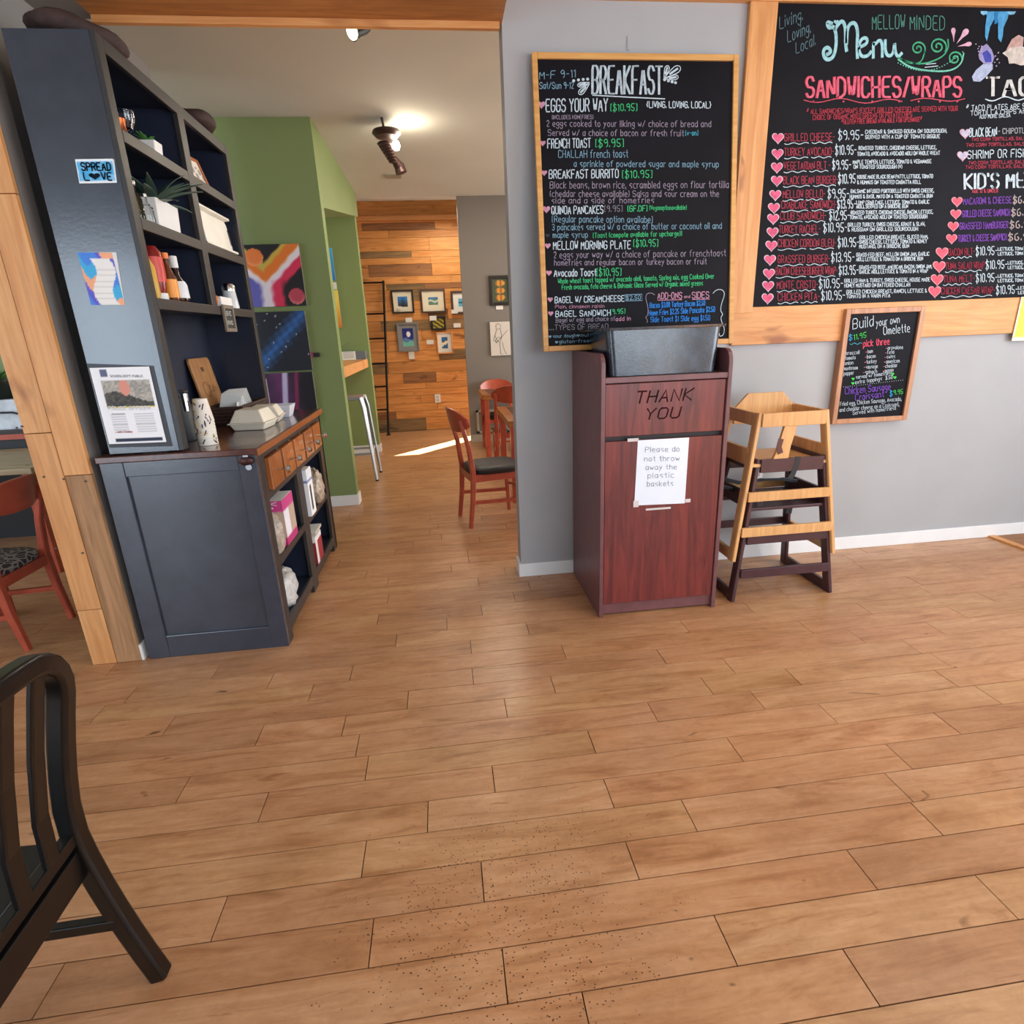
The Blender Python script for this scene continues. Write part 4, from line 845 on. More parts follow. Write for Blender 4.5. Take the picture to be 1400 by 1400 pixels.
for q in ((175, 365, 24), (183, 595, 18), (192, 772, 18), (205, 990, 23), (213, 1208, 18), (220, 1370, 18)): I.heart(*q, pnk)
I.heart(212, 1147, 13, '3c4450')
HD = ((203, 572, 405, 75, 'EGGS YOUR WAY', .0065), (213, 470, 622, 54, 'FRENCH TOAST', .0055), (222, 637, 803, 50, 'BREAKFAST BURRITO', .0055), (237, 545, 1017, 47, 'QUINOA PANCAKES', .0052), (247, 710, 1228, 48, 'MELLOW MORNING PLATE', .0052), (252, 503, 1390, 42, 'Avocado Toast', .0055))
for x0, x1, b, h_, s_, w in HD: T(s_, x0, x1, b+2, b-2, h_, wht, w)
for x0, x1, b, h_, s_, c in ((590, 748, 403, 42, '[$10.95]', grn), (500, 668, 618, 46, '[$9.95]', grn), (660, 838, 803, 44, '[$10.95]', grn), (553, 660, 1005, 36, '[9.95]', gry), (692, 808, 1003, 34, '[GF.DF]', grn), (822, 1043, 994, 26, '[Veganoptionavailable]', grn), (727, 873, 1214, 42, '[$10.95]', grn), (507, 653, 1388, 44, '[$10.95]', grn), (1037, 1112, 550, 30, '[v-on]', cya)): T(s_, x0, x1, b, b-2, h_, c, .0045 if h_ > 30 else .003)
T('{LIVING. LOVING. LOCAL}', 805, 1190, 383, 385, 38, wht, .0048); T('[INCLUDES HOMEFRIES]', 240, 485, 452, 450, 24, lil, .0028)
for x0, x1, b0, b1, h_, s_, c in ((207, 1190, 495, 498, 36, '2 eggs cooked to your liking w/ choice of bread and', lil), (215, 1027, 550, 553, 36, 'Served w/ a choice of bacon or fresh fruit', lil), (277, 693, 682, 680, 45, 'CHALLAH french toast', blu), (370, 1235, 735, 738, 36, 'a sprinkle of powdered sugar and maple syrup', blu),
    (227, 1295, 865, 862, 40, 'Black beans, brown rice, scrambled eggs on flour tortilla', lil), (227, 1237, 915, 915, 36, '(cheddar cheese available) Salsa and sour cream on the', lil), (237, 850, 955, 952, 34, 'side and a side of homefries', lil),
    (240, 840, 1067, 1070, 38, '[Regular pancake option availabe]', blu), (240, 1253, 1115, 1106, 36, '3 pancakes served w/ a choice of butter or coconut oil and', blu), (245, 453, 1160, 1158, 34, 'maple syrup', blu), (485, 1015, 1160, 1148, 28, '[Toast (compote available for upcharge)]', grn),
    (250, 1278, 1282, 1270, 38, '2 eggs your way w/ a choice of pancake or frenchtoast', lil), (253, 1163, 1326, 1318, 34, 'homefries and regular bacon or turkey bacon or fruit', lil)): T(s_, x0, x1, b0, b1, h_, c, .0036)
I.build(bb)
I = Ink(P7, tuple(BN), .0022); T = I.text
T('Whole wheat toast topped w/ avocado aioli, tomato, Spring mix, egg Cooked Over', 200, 1195, 316, 283, 30, grn, .0036); T('Fresh avocado, feta cheese & Balsamic Glaze Served w/ Organic mixed greens', 225, 1123, 355, 328, 30, grn, .0036)
T('BAGEL W/ CREAMCHEESE', 180, 622, 440, 430, 38, wht, .005); T('$2.50', 635, 728, 420, 417, 26, blu, .004); I.line([(627, 388), (735, 384), (737, 424), (629, 427), (627, 388)], .004, blu)
T('Plain, cinnamon raisin', 182, 495, 475, 470, 22, pnk, .0025); T('BAGEL SANDWICH', 185, 535, 528, 520, 36, wht, .005); T('[9.95]', 535, 628, 512, 506, 30, grn, .004)
T('Bagel w/ egg and choice of', 187, 565, 565, 552, 28, lil, .0028); T('add in', 568, 663, 555, 550, 24, pnk, .004); T('....TYPES OF BREAD', 145, 520, 613, 604, 32, gry, .0035)
I.heart(150, 418, 17, pnk); I.heart(153, 507, 17, pnk); I.heart(148, 655, 10, blu); I.heart(328, 648, 10, blu); I.heart(190, 690, 10, blu); I.heart(410, 682, 9, blu)
T('sour dough', 168, 315, 662, 657, 20, blu, .003); T('multi', 345, 420, 655, 652, 20, blu, .003); T('gluten-free', 208, 398, 697, 690, 20, blu, .003)
T('ADD-ONS', 835, 990, 415, 412, 40, pnk, .005); T('and', 1003, 1042, 408, 407, 16, pnk, .003); T('SIDES', 1055, 1163, 411, 408, 40, pnk, .005); I.line([(835, 423), (990, 419)], .004, pnk); I.line([(1055, 418), (1165, 415)], .004, pnk)
for x0, x1, b0, b1, s_ in ((785, 1137, 472, 455, 'Bacon $3.00 Turkey Bacon $2.50'), (780, 1200, 520, 495, 'Home Fries $2.25 Side Pancake $2.50'), (790, 1168, 562, 550, 'Side Toast $1 Side egg $1.50')): T(s_, x0, x1, b0, b1, 32, '3f8fe8', .0045)
I.line(chaikin(chaikin([(815, 388), (795, 375), (765, 380), (757, 410), (775, 470), (772, 520), (755, 533), (770, 545), (768, 565)])), .004, lil)
I.line(chaikin(chaikin([(1188, 378), (1210, 355), (1245, 353), (1265, 380), (1240, 450), (1235, 490), (1252, 513), (1238, 530), (1240, 555), (1262, 600), (1255, 645), (1230, 655), (1228, 635)])), .004, wht)
I.build(bb)
tag(box('hanging_hook', STEEL, 1.045, 1.060, WY-.004, WY, 2.83, 2.89), 'thin metal hook on the wall above the breakfast board', 'hook')
# big menu
mb = chalkboard('menu_board', 'large frameless chalkboard menu of sandwiches and wraps in the wood surround', ((1062, 7), (1640, 7), (1640, 396), (1026, 420)), WY-.012, 0, OAKF)
MBx = [c for c in mb.children][0]; MBx.data.clear_geometry(); _m = MB().box(1.818, 4.05, WY-.012, WY-.001, 1.583, 3.034); MBx.data.from_pydata(_m.v, [], _m.f)
PA = lambda x, y: on(1020+x*.2714, y*.2714, 1, WY-.0125)
PB = lambda x, y: on(1020+x*.2714, 160+y*.2714, 1, WY-.0125)
red, pink, pur, mint = 'd8596c', 'f0708a', '7a4ca8', '7fd0b8'
I = Ink(PA, (0, -1, 0), .0015); T = I.text
T('Living.', 168, 285, 148, 100, 60, '6c8a94', .004); T('Loving.', 208, 325, 215, 165, 60, '6c8a94', .004); T('Local.', 250, 350, 272, 225, 55, '6c8a94', .004)
T('MELLOW', 635, 800, 148, 145, 70, '5fa092', .0045); T('MINDED', 825, 1000, 148, 152, 70, '5fa092', .0045)
def big(p, w=.016, c='a8dce4', n=2):
    for _ in range(n): p = chaikin(p)
    I.line(p, w, c)
big([(430, 120), (405, 110), (415, 145), (440, 130), (455, 180), (450, 260), (430, 300), (395, 300), (385, 255), (410, 235), (430, 262), (408, 275)], .02)
big([(445, 150), (480, 100), (500, 130), (500, 220), (505, 255)], .02); big([(505, 220), (510, 130), (545, 110), (562, 150), (558, 230), (560, 290)], .02)
big([(570, 240), (610, 220), (608, 190), (580, 195), (565, 235), (575, 285), (610, 285), (628, 262)], .018); big([(640, 290), (640, 205), (645, 230), (670, 200), (685, 215), (685, 285)], .018); big([(700, 205), (700, 260), (715, 285), (740, 275), (748, 205), (750, 265), (765, 290), (782, 270)], .018)
I.heart(453, 112, 13, 'a8dce4')
def spiral(cx_, cy_, r0, turns, a0, c, w, d=1): I.line([(cx_+r0*(1-t_/26*.85)*math.cos(a0+d*turns*6.283*t_/26), cy_+r0*(1-t_/26*.85)*math.sin(a0+d*turns*6.283*t_/26)) for t_ in range(27)], w, c)
spiral(865, 245, 38, 1.6, .6, '4fb488', .009, -1); spiral(965, 235, 45, 1.7, .6, '4fb488', .009, -1); spiral(1050, 295, 38, 1.6, .4, '4fb488', .009, -1)
big([(765, 290), (820, 320), (880, 320), (900, 260)], .008, '4fb488'); big([(775, 300), (880, 330), (990, 290), (1020, 240), (1015, 200)], .008, '4fb488'); big([(765, 300), (830, 345), (960, 362), (1040, 355), (1085, 320), (1095, 270)], .009, mint)
for k in range(26): t_ = k/25; I.dot(765+t_*325, 318+math.sin(t_*3.0)*55*(1-t_*.4)+(-60*t_**3), 3.2, mint)
I.line([(905, 325), (955, 320)], .004, wht); I.line([(900, 340), (965, 333)], .004, wht)
for cx_, cy_, a_, L_ in ((1045, 215, -92, 75), (1058, 222, -52, 95), (1062, 235, -12, 75)):
    a_ = math.radians(a_); I.poly([(cx_+math.cos(a_+b_)*L_*r_, cy_+math.sin(a_+b_)*L_*r_) for r_, b_ in ((0, 0), (.5, .14), (.8, .2), (.95, .12), (1, 0), (.95, -.12), (.8, -.2), (.5, -.14))], 'e6b4cc')
for dx in (0, 6): T('SANDWICHES/WRAPS', 300+dx, 1080+dx, 490, 488, 100, pink if dx else red, .011, slant=.0)
wave = lambda x0, x1, y0, y1, n, a_, w, c: I.line([(x0+(x1-x0)*k/(n*8), y0+(y1-y0)*k/(n*8)+a_*math.sin(k*math.pi/4)) for k in range(n*8+1)], w, c)
wave(290, 785, 505, 512, 2, 11, .005, red); wave(828, 1100, 508, 498, 1, -10, .005, red)
for q in (338, 490, 635, 770, 868, 975, 1062): I.dot(q, 512, 5, red)
T('* ALL SANDWICHES/WRAPS (EXCEPT GRILLED CHEESE) ARE SERVED WITH YOUR', 305, 1065, 575, 558, 24, 'c04858', .0034, jit=.2); T('CHOICE OF ORGANIC MIXED GREENS OR POTATO CHIPS', 335, 835, 605, 588, 24, 'c04858', .0034, jit=.2); T('*GLUTEN FREE BREAD AVAILABLE FOR UPCHARGE*', 480, 885, 626, 612, 22, 'c04858', .0034, jit=.2)
for dx in (0, 8): T('TACOS', 1210+dx, 1600+dx, 482, 478, 90, 'dcdcda', .012)
wave(1205, 1600, 500, 490, 3, 10, .006, wht)
T('* TACO PLATES ARE SERVED WITH CORN', 1108, 1640, 558, 540, 26, wht, .0036, jit=.2); T('TORTILLA CHIPS AND FRESH SALSA', 1130, 1640, 582, 562, 22, wht, .0034, jit=.2); T('ADD MORE SALSA', 1175, 1330, 598, 590, 18, wht, .003, jit=.2)
# chalk drawings: blue drips, butterfly, pale shell
SL = lambda *p: [(q[0]*.42+958, q[1]*.42) for q in p]
SQ = lambda *p: [((1280+q[0]*.11429-1020)/.2714, (q[1]*.11429)/.2714) for q in p]
I.poly(SQ((590, 140), (870, 140), (850, 220), (800, 330), (790, 440), (770, 510), (735, 460), (735, 240), (690, 230), (640, 320), (615, 440), (600, 495), (580, 440), (582, 320), (600, 200)), '5aa8dc'); I.poly(SQ((525, 135), (605, 135), (600, 170), (560, 185), (530, 165)), '8cc8ec'); I.poly(SQ((840, 140), (950, 140), (925, 175), (870, 180)), '8cc8ec'); I.poly(SQ((690, 140), (735, 150), (725, 280), (690, 295)), '3a86c4', 1.6)
I.poly(SQ((500, 660), (530, 570), (600, 525), (660, 600), (690, 690), (660, 770), (560, 760), (510, 710)), 'a49ccc'); I.poly(SQ((545, 640), (600, 600), (650, 660), (655, 745), (585, 750)), '4a50b0', 1.8); I.poly(SQ((560, 765), (670, 770), (670, 830), (590, 920), (520, 980), (440, 975), (422, 920), (470, 840)), 'b4bedc')
for k in range(18): q = SQ((470+(k*37) % 80 if k < 7 else 690+(k*23) % 60, 530+(k*29) % 90 if k < 7 else 620+(k*41) % 200))[0]; I.dot(q[0], q[1], 3.2, 'c8b8dc')
I.poly(SQ((830, 600), (900, 470), (980, 420), (1040, 450), (1030, 560), (940, 580)), 'c8a49c'); I.poly(SQ((785, 640), (880, 575), (1000, 555), (1060, 570), (1180, 600), (1200, 700), (1100, 780), (1000, 785), (930, 760), (865, 765), (850, 690)), 'd8ccc4')
I.build(mb)
I = Ink(PB, (0, -1, 0), .0015); T = I.text
hx = [(160, 105), (158, 185), (155, 253), (155, 320), (147, 392), (140, 457), (136, 512), (133, 580), (127, 647), (120, 718), (115, 788), (111, 850), (108, 912)]
nm = [('GRILLED CHEESE-', 193, 445, 122), ('TURKEY AVOCADO-', 192, 440, 195), ('VEGETARIAN BLT -', 190, 424, 265), ('BLACK BEAN BURGER-', 187, 462, 338), ('MELLOW BELLO-', 185, 397, 408), ('CRABCAKE SANDWICH-', 178, 455, 462), ('CLUB SANDWICH-', 172, 402, 518), ('TURKEY RACHEL-', 165, 373, 585), ('CHICKEN CORDON BLEU-', 160, 452, 655), ('GRASSFED BURGER-', 160, 422, 735), ('BACON CHEESEBURGER WRAP-', 150, 460, 795), ('MONTE CRISTO-', 155, 360, 865), ('CHICKEN PITA-', 160, 370, 925)]
prc = [('$9.95-', 465, 590, 115), ('$10.95-', 450, 555, 190), ('$9.95-', 435, 528, 265), ('$10.95', 465, 550, 335), ('$9.95-', 412, 518, 410), ('$13.95-', 460, 552, 462), ('$12.95-', 420, 520, 520), ('$10.95-', 390, 508, 580), ('$10.95-', 463, 568, 655), ('$13.95-', 430, 545, 730), ('$13.95-', 468, 565, 795), ('$10.95-', 368, 488, 862), ('$10.95-', 380, 498, 922)]
ds = [('CHEDDAR & SMOKED GOUDA ON SOURDOUGH,', 600, 1010, 84, 78), ('SERVED WITH A CUP OF TOMATO BISQUE', 600, 975, 110, 106), ('ROASTED TURKEY, CHEDDAR CHEESE, LETTUCE,', 567, 958, 166, 162), ('TOMATO, AVOCADO & AVOCADO AIOLI ON WHOLE WHEAT', 560, 975, 195, 190), ('MAPLE TEMPEH, LETTUCE, TOMATO & VEGANAISE', 538, 932, 236, 232), ('ON TOASTED SOURDOUGH (V)', 542, 785, 260, 259), ('HOUSE MADE BLACK BEAN PATTY, LETTUCE, TOMATO', 560, 940, 311, 307), ('& HUMMUS ON TOASTED CIABATTA ROLL', 560, 880, 338, 336), ('BALSAMIC INFUSED PORTOBELLO WITH SWISS CHEESE,', 527, 945, 383, 379), ('HUMMUS & BASIL MAYO ON A TOASTED CIABATTA BUN', 522, 938, 410, 406), ('LUMP CRAB CAKE, LETTUCE, TOMATO & GARLIC', 555, 922, 440, 436), ('AIOLI, SERVED ON A BRIOCHE BUN', 555, 815, 460, 458), ('ROASTED TURKEY, CHEDDAR CHEESE, BACON, LETTUCE,', 527, 940, 491, 486), ('TOMATO, AVOCADO AIOLI ON TOASTED SOURDOUGH', 522, 912, 514, 510), ('GRILLED TURKEY, SWISS CHEESE, KRAUT & SLAW,', 512, 900, 552, 547), ('& RUSSIAN ON GRILLED SOURDOUGH', 512, 865, 576, 572), ('GRILLED CHICKEN BREAST, SLICED HAM,', 570, 915, 616, 611), ('SWISS CHEESE, LETTUCE, TOMATO & HONEY', 570, 910, 639, 634), ('MUSTARD, ON A BRIOCHE BUN', 570, 820, 661, 658), ('GRASS-FED BEEF, MELLOW ONION JAM, GARLIC', 555, 922, 703, 698), ('AIOLI, LETTUCE & TOMATO ON A BRIOCHE BUN', 555, 890, 726, 722), ('GRASS-FED BEEF, AMERICAN, BACON, ONION JAM,', 570, 935, 767, 761), ('GARLIC AIOLI, LETTUCE & TOMATO IN A WRAP', 570, 915, 789, 784), ('GRILLED HAM & TURKEY, SWISS CHEESE, HOUSE MADE', 495, 925, 834, 827), ('HONEY MUSTARD ON BATTERED CHALLAH', 495, 825, 858, 853), ('GRILLED CHICKEN BREAST, RANCH, LETTUCE &', 505, 910, 890, 883), ('TOMATO IN A WARM PITA', 505, 725, 912, 908)]
for (a, b) in hx: I.heart(a, b, 26, 'ee6c92', 'e8d4e0')
for s_, a, b, y_ in nm:
    T(s_, a, b, y_, y_-3, 38, 'b84a5c', .0042); wave(a, a+(b-a)*.48, y_+13, y_+10, 2, 4, .004, wht); wave(a+(b-a)*.55, b-12, y_+8, y_+8, 2, 4, .004, wht)
for s_, a, b, y_ in prc: T(s_, a, b, y_, y_-2, 46, wht, .0052)
for s_, a, b, y_, y2 in ds: T(s_, a, b, y_, y2, 18, wht, .0038, jit=.15)
T('BLACK BEAN', 1125, 1262, 99, 95, 42, wht, .005); T('- CHIPOTLE AIOLI', 1270, 1500, 85, 78, 26, 'a8aab0', .005); T('SHRIMP OR FISH- $10', 1115, 1500, 210, 198, 40, wht, .005)
for a, b, y_ in ((1135, 1500, 122), (1108, 1500, 150), (1120, 1500, 240), (1105, 1500, 262)): T('TWO CORN TORTILLAS, SALSA & SLAW', a, b, y_, y_-10, 16, 'b84a5c', .0034, jit=.2)
for q in ((1103, 82), (1090, 195)): I.heart(*q, 24, 'c8c4dc', 'e0a8b8')
for dx in (0, 5): T("KID'S MENU", 1098+dx, 1500+dx, 362, 352, 74, wht, .009)
T('AGE 12 & UNDER', 1138, 1268, 382, 380, 18, red, .0034)
for k, (a, b) in enumerate(((1062, 425), (1056, 488), (1043, 550), (1035, 612))):
    I.heart(a, b, 24, 'f0687c', 'f0b0b8'); T(('MACARONI & CHEESE', 'GRILLED CHEESE SANDWICH', 'GRASSFED HAMBURGER', 'TURKEY & CHEESE SANDWICH')[k], a+32, 1335-8*k, b+16, b+8, 32, pur, .006); T('$6.95', 1345-8*k, 1450, b+10, b+6, 34, 'b8a8a8', .007)
for k, (a, b, s_, x1) in enumerate(((987, 683, 'BACON BLT-', 1150), (972, 752, 'TUNA SALAD WRAP', 1200), (962, 818, 'TUNA MELT-', 1150), (950, 878, 'CHICKEN CAESAR WRAP-', 1252))):
    I.heart(a, b, 28, 'f0687c', 'f0b0b8'); T(s_, a+32, x1, b+15, b+11, 34, '9c3a4c', .005); wave(a+30, x1-15, b+28, b+22, 4, 4, .004, wht); T('$10.95-', x1+8, x1+115, b+14, b+10, 42, wht, .005)
    for j in (0, 24): T('LETTUCE, TOMATO & MAYO ON TOAST', x1+118, x1+420, b-10+j, b-18+j, 15, wht, .004, jit=.2)
I.build(mb)
# omelette board
ob = chalkboard('omelette_board', 'small walnut framed chalkboard for build your own omelette', ((1156, 423), (1262, 418), (1242, 571), (1137, 583)), WY-.044, .03, WALN)
PC = lambda x, y: on(1120+x*.2, 400+y*.2, 1, WY-.0395)
I = Ink(PC, (0, -1, 0), .002); T = I.text
T('Build', 228, 370, 250, 228, 70, wht, .005); T('your own', 388, 548, 232, 205, 48, wht, .0042); T('Omelette', 438, 618, 288, 268, 55, wht, .0045)
T('$', 203, 225, 326, 322, 36, '3fa8e8', .005); T('11.95', 235, 320, 324, 306, 36, '4fd060', .0045); T('pick three', 300, 478, 370, 352, 42, 'f0607c', .006); wave(208, 290, 350, 348, 2, 5, .003, cya)
for c_, (x0, x1, yy, ls) in enumerate(((182, 272, 425, ('broccoli', 'tomato', 'onion', 'mushroom', 'pepper')), (330, 405, 415, ('ham', 'bacon', 'turkey', 'sausage', 'spinach')), (468, 575, 390, ('provolone', 'feta', 'swiss', 'american', 'cheddar', 'mango')))):
    for k, s_ in enumerate(ls):
        b = yy+k*35 if c_ < 2 else yy+k*31; x = x0-4*k; xe = x+len(s_)*11.5
        T(s_, x, xe, b, b-6, 24, wht, .0028)
        if c_: I.line([(x-14, b-8), (x-6, b-9)], .004, pink)
T('served w/ homefries', 250, 485, 590, 560, 24, wht, .003); T('extra toppings +$.50', 245, 500, 625, 588, 24, wht, .003)
for q in ((230, 590), (228, 620), (500, 556), (515, 580)): I.heart(*q, 11, '4fe060')
for k in range(28): I.dot(165+k*15, 645-k*1.75, 2, wht)
T('Chicken Sausage', 175, 485, 695, 665, 45, '8a5cd0', .0045); T('Croissant', 245, 440, 738, 712, 42, '8a5cd0', .0045); T('$', 482, 500, 708, 704, 34, '3fa8e8', .005); T('9.95', 508, 570, 698, 690, 30, '4fd060', .004)
T('Fried egg, Chicken Sausage, Avocado,', 140, 560, 775, 738, 26, wht, .0028); T('and cheddar cheese on a Croissant,', 138, 545, 815, 775, 26, wht, .0028); T('Served with homefries!!', 228, 522, 835, 800, 26, wht, .0028)
I.build(ob)
t, P = poster('yellow_notice', 'yellow laminated notice cut off at the right of the picture', 'notice', ((1396, 406), (1460, 404), (1446, 464), (1382.5, 466)), lambda u, v: 'f2ecd6' if min(u, 1-u) < .05 or v < .07 else 'ecd24c', 20, 20, .003, plane=WY-.03)
a = on(1034.5, 652, 1, WY); ot = thing('wall_outlet', 'white outlet cover on the front wall behind the highchairs', 'outlet', (a.x, WY, a.z)); box('plate', PAPER, a.x-.035, a.x+.035, WY-.008, WY-.001, a.z-.057, a.z+.057, ot, .002)
for dz in (-.02, .02): box('socket', mat('socket_gray', 'b8b8b4'), a.x-.015, a.x+.015, WY-.010, WY-.007, a.z+dz-.012, a.z+dz+.012, ot)
# ------------------------------------------------------------ waste bin cabinet
wbn = thing('waste_cabinet', 'mahogany waste bin cabinet reading thank you with a paper sign on its door', 'bin', (1.08, 3.02, 0))
X0, X1, F0, B0 = .750, 1.408, 2.702, 3.325
sp_ = [(F0, 0), (F0, 1.32)]+[(F0+.06-.06*math.cos(a), 1.32+.065*math.sin(a)) for a in (R_(22), R_(45), R_(68), R_(90))]+[(B0, 1.385), (B0, 0)]
MB().prism(sp_, 0, X0, X0+.022).build('side_panel', MAHOGD, wbn, .003); MB().prism(sp_, 0, X1-.022, X1).build('side_panel', MAHOGD, wbn, .003)
xi0, xi1 = X0+.022, X1-.022
box('back_panel', MAHOGD, xi0, xi1, B0-.02, B0, .05, 1.385, wbn); box('top_shelf', MAHOGD, xi0, xi1, F0+.003, B0-.02, 1.245, 1.272, wbn, .002)
box('flap_panel', MAHOG, xi0+.003, xi1-.003, F0+.012, F0+.032, .985, 1.240, wbn, .002); box('door', MAHOG, xi0+.003, xi1-.003, F0+.008, F0+.028, .075, .962, wbn, .002)
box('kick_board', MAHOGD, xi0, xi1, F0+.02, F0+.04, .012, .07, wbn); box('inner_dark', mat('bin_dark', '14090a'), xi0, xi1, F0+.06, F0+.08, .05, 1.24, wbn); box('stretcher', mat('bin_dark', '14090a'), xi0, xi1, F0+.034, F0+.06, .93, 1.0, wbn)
I = Ink(lambda x, y: on(760+x*.2857, 460+y*.2857, 1, F0+.0118), (0, -1, 0), .001); T = I.text
T('THANK', 380, 650, 320, 303, 55, '3a1a1c', .009, slant=.25, smooth=False, jit=0); T('YOU', 425, 590, 397, 388, 50, '3a1a1c', .009, slant=.22, smooth=False, jit=0); I.build(wbn, 'engraved_lettering')
sg = thing('paper_sign', 'white paper sign asking not to throw away plastic baskets', 'sign', (1.08, 2.70, .7)); P = [on(x, y, 1, F0+.007) for x, y in ((872, 602), (942, 598), (936, 688), (867, 691))]
n_ = Vector((0, -.002, 0)); MB().add(P+[p+n_ for p in P], [(0, 1, 2, 3), (7, 6, 5, 4), (0, 4, 5, 1), (1, 5, 6, 2), (2, 6, 7, 3), (3, 7, 4, 0)]).build('sheet', mat('sign_paper', 'dfe6f2', .35, var=.03), sg)
I = Ink(lambda x, y: on(760+x*.2857, 460+y*.2857, 1, F0+.0045), (0, -1, 0), .001); T = I.text
for s_, x0, x1, b in (('Please do', 428, 592, 553), ('not throw', 424, 592, 597), ('away the', 430, 578, 638), ('plastic', 440, 566, 677), ('baskets', 437, 562, 717)): T(s_, x0, x1, b, b-3, 24, '6a6e78', .0022, jit=0)
I.build(sg, 'lettering')
tp = mat('tape_clear', 'cfc6c6', .2); 
for q in ((858, 603, 873, 600), (937, 686, 944, 683), (866, 686, 873, 692), (883, 697, 917, 694)):
    a = on(q[0], q[1], 1, F0+.004); b = on(q[2], q[3], 1, F0+.004); box('tape', tp, a.x, b.x, F0+.003, F0+.0075, min(a.z, b.z)-.004, max(a.z, b.z)+.004, sg)
tub = thing('bus_tub', 'black plastic bus tub resting in the top of the waste cabinet', 'tub', (1.08, 2.95, 1.273))
def ring(x0, x1, y0, y1, z, r=.035, n=4):
    o_ = []
    for cx_, cy_, a0 in ((x1-r, y1-r, 0), (x0+r, y1-r, 90), (x0+r, y0+r, 180), (x1-r, y0+r, 270)):
        for k in range(n+1): a_ = R_(a0+90*k/n); o_.append(Vector((cx_+r*math.cos(a_), cy_+r*math.sin(a_), z)))
    return o_
rs = [ring(.806, 1.340, 2.739, 3.07, 1.275), ring(.785, 1.358, 2.738, 3.10, 1.485), ring(.762, 1.378, 2.722, 3.12, 1.487), ring(.760, 1.380, 2.720, 3.122, 1.498), ring(.792, 1.350, 2.745, 3.095, 1.498), ring(.820, 1.327, 2.773, 3.062, 1.283)]
m_ = MB(); n = len(rs[0])
for r_ in rs: m_.v += r_
for i in range(5):
    for j in range(n): m_.f.append((i*n+j, i*n+(j+1) % n, (i+1)*n+(j+1) % n, (i+1)*n+j))
m_.f += [tuple(range(n))[::-1], tuple(range(5*n, 6*n))]
TUBM = mat('tub_black', '232d3a', .26, var=.7, nsc=16, bst=.3, Coat_Weight=.7, Coat_Roughness=.2); m_.build('tub_body', TUBM, tub, smooth=True)
for s_, xx in ((-1, .762), (1, 1.378)): MB().box(min(xx, xx+s_*.04), max(xx, xx+s_*.04), 2.88, 3.05, 1.484, 1.494).build('handle', BLACKF, tub, .004)
# ------------------------------------------------------------ highchairs
def highchair(nm, lb, xc, z0, m, strap, hexback, dark, yo=0.0):
    t = thing(nm, lb, 'highchair', (xc, 2.98, z0))
    YF0, YB0 = 2.745+yo, 3.225+yo; YFt, YBt = 2.80+yo, 3.12+yo; H_ = .80
    wb_, wt_ = .295, .185
    X = lambda s_, z: xc+.012+s_*(wb_+(wt_-wb_)*z/H_)-.012*z/H_*5*.0
    yf = lambda z: YF0+(YFt-YF0)*z/H_
    yb = lambda z: YB0+(YBt-YB0)*z/H_
    for s_ in (-1, 1):
        e = (0, 1, 0)
        MB().sweep([(X(s_, 0), YF0+.02, z0), (X(s_, H_), YFt+.02, z0+H_)], .058, .024, e).build('leg', m, t, .002)
        MB().sweep([(X(s_, 0), YB0-.02, z0), (X(s_, H_), YBt-.02, z0+H_)], .058, .024, e).build('leg', m, t, .002)
        MB().bar((X(s_, .03), yf(0)+.04, z0+.03), (X(s_, .03), yb(0)-.04, z0+.03), .02, .058).build('bottom_rail', m, t, .002)
        MB().bar((X(s_, .765), yf(.76)+.03, z0+.765), (X(s_, .765), yb(.76)-.03, z0+.765), .02, .07).build('arm_rail', m, t, .003)
        MB().bar((X(s_, .57), yf(.57)+.03, z0+.57), (X(s_, .57), yb(.57)-.03, z0+.57), .02, .085).build('side_rail', m, t, .003)
    def cross(z, y, h, nm_='front_rail', d=.018): MB().box(X(-1, z)+.012, X(1, z)-.012, y-d, y, z0+z-h/2, z0+z+h/2).build(nm_, m, t, .002)
    cross(.765, yf(.765), .072); cross(.36, yf(.36), .052); cross(.165, yf(.165), .052); cross(.50, yb(.50)+.0, .05, 'back_rail')
    cross(.30, yb(.3)+.018, .045, 'back_rail')
    MB().box(X(-1, .53)+.01, X(1, .53)-.01, yf(.53)+.005, yb(.53)-.005, z0+.515, z0+.533).build('seat', m, t, .004)
    if not dark:
        MB().prism([(xc-.035, .735), (xc+.035, .735), (xc+.01, .62), (xc-.0, .535), (xc-.09, .535), (xc-.065, .60)], 1, yf(.6)+.0, yf(.6)+.02, Matrix.Translation((0, 0, z0))).build('crotch_post', m, t, .002)
    if hexback:
        bx = .15; MB().prism([(-bx-.03, .70), (-bx-.03, .79), (-bx+.045, .87), (bx-.045, .87), (bx+.03, .79), (bx+.03, .70)], 1, yb(.8)-.03, yb(.8)-.012, Matrix.Translation((xc+.02, 0, z0))).build('backrest', m, t, .003)
    else: cross(.72, yb(.72), .08, 'back_rail')
    for pn_, pts, w in strap: MB().sweep([Vector(p) for p in pts], w, .004, (1, 0, 0)).build(pn_, BLACKF if pn_ != 'brown_strap' else mat('brown_strap', '5a3026', .6), t)
    return t
def sp3(y, *q): return [on(a, b, 1, y) for a, b in q]
highchair('highchair', 'natural wood highchair stacked on top of the dark one', 1.80, .245, NATW, [('brown_strap', sp3(2.785, (1068, 600), (1065, 611), (1067, 620)), .03), ('strap', sp3(3.0, (1082, 578), (1085, 590), (1081, 598)), .02)], True, False)
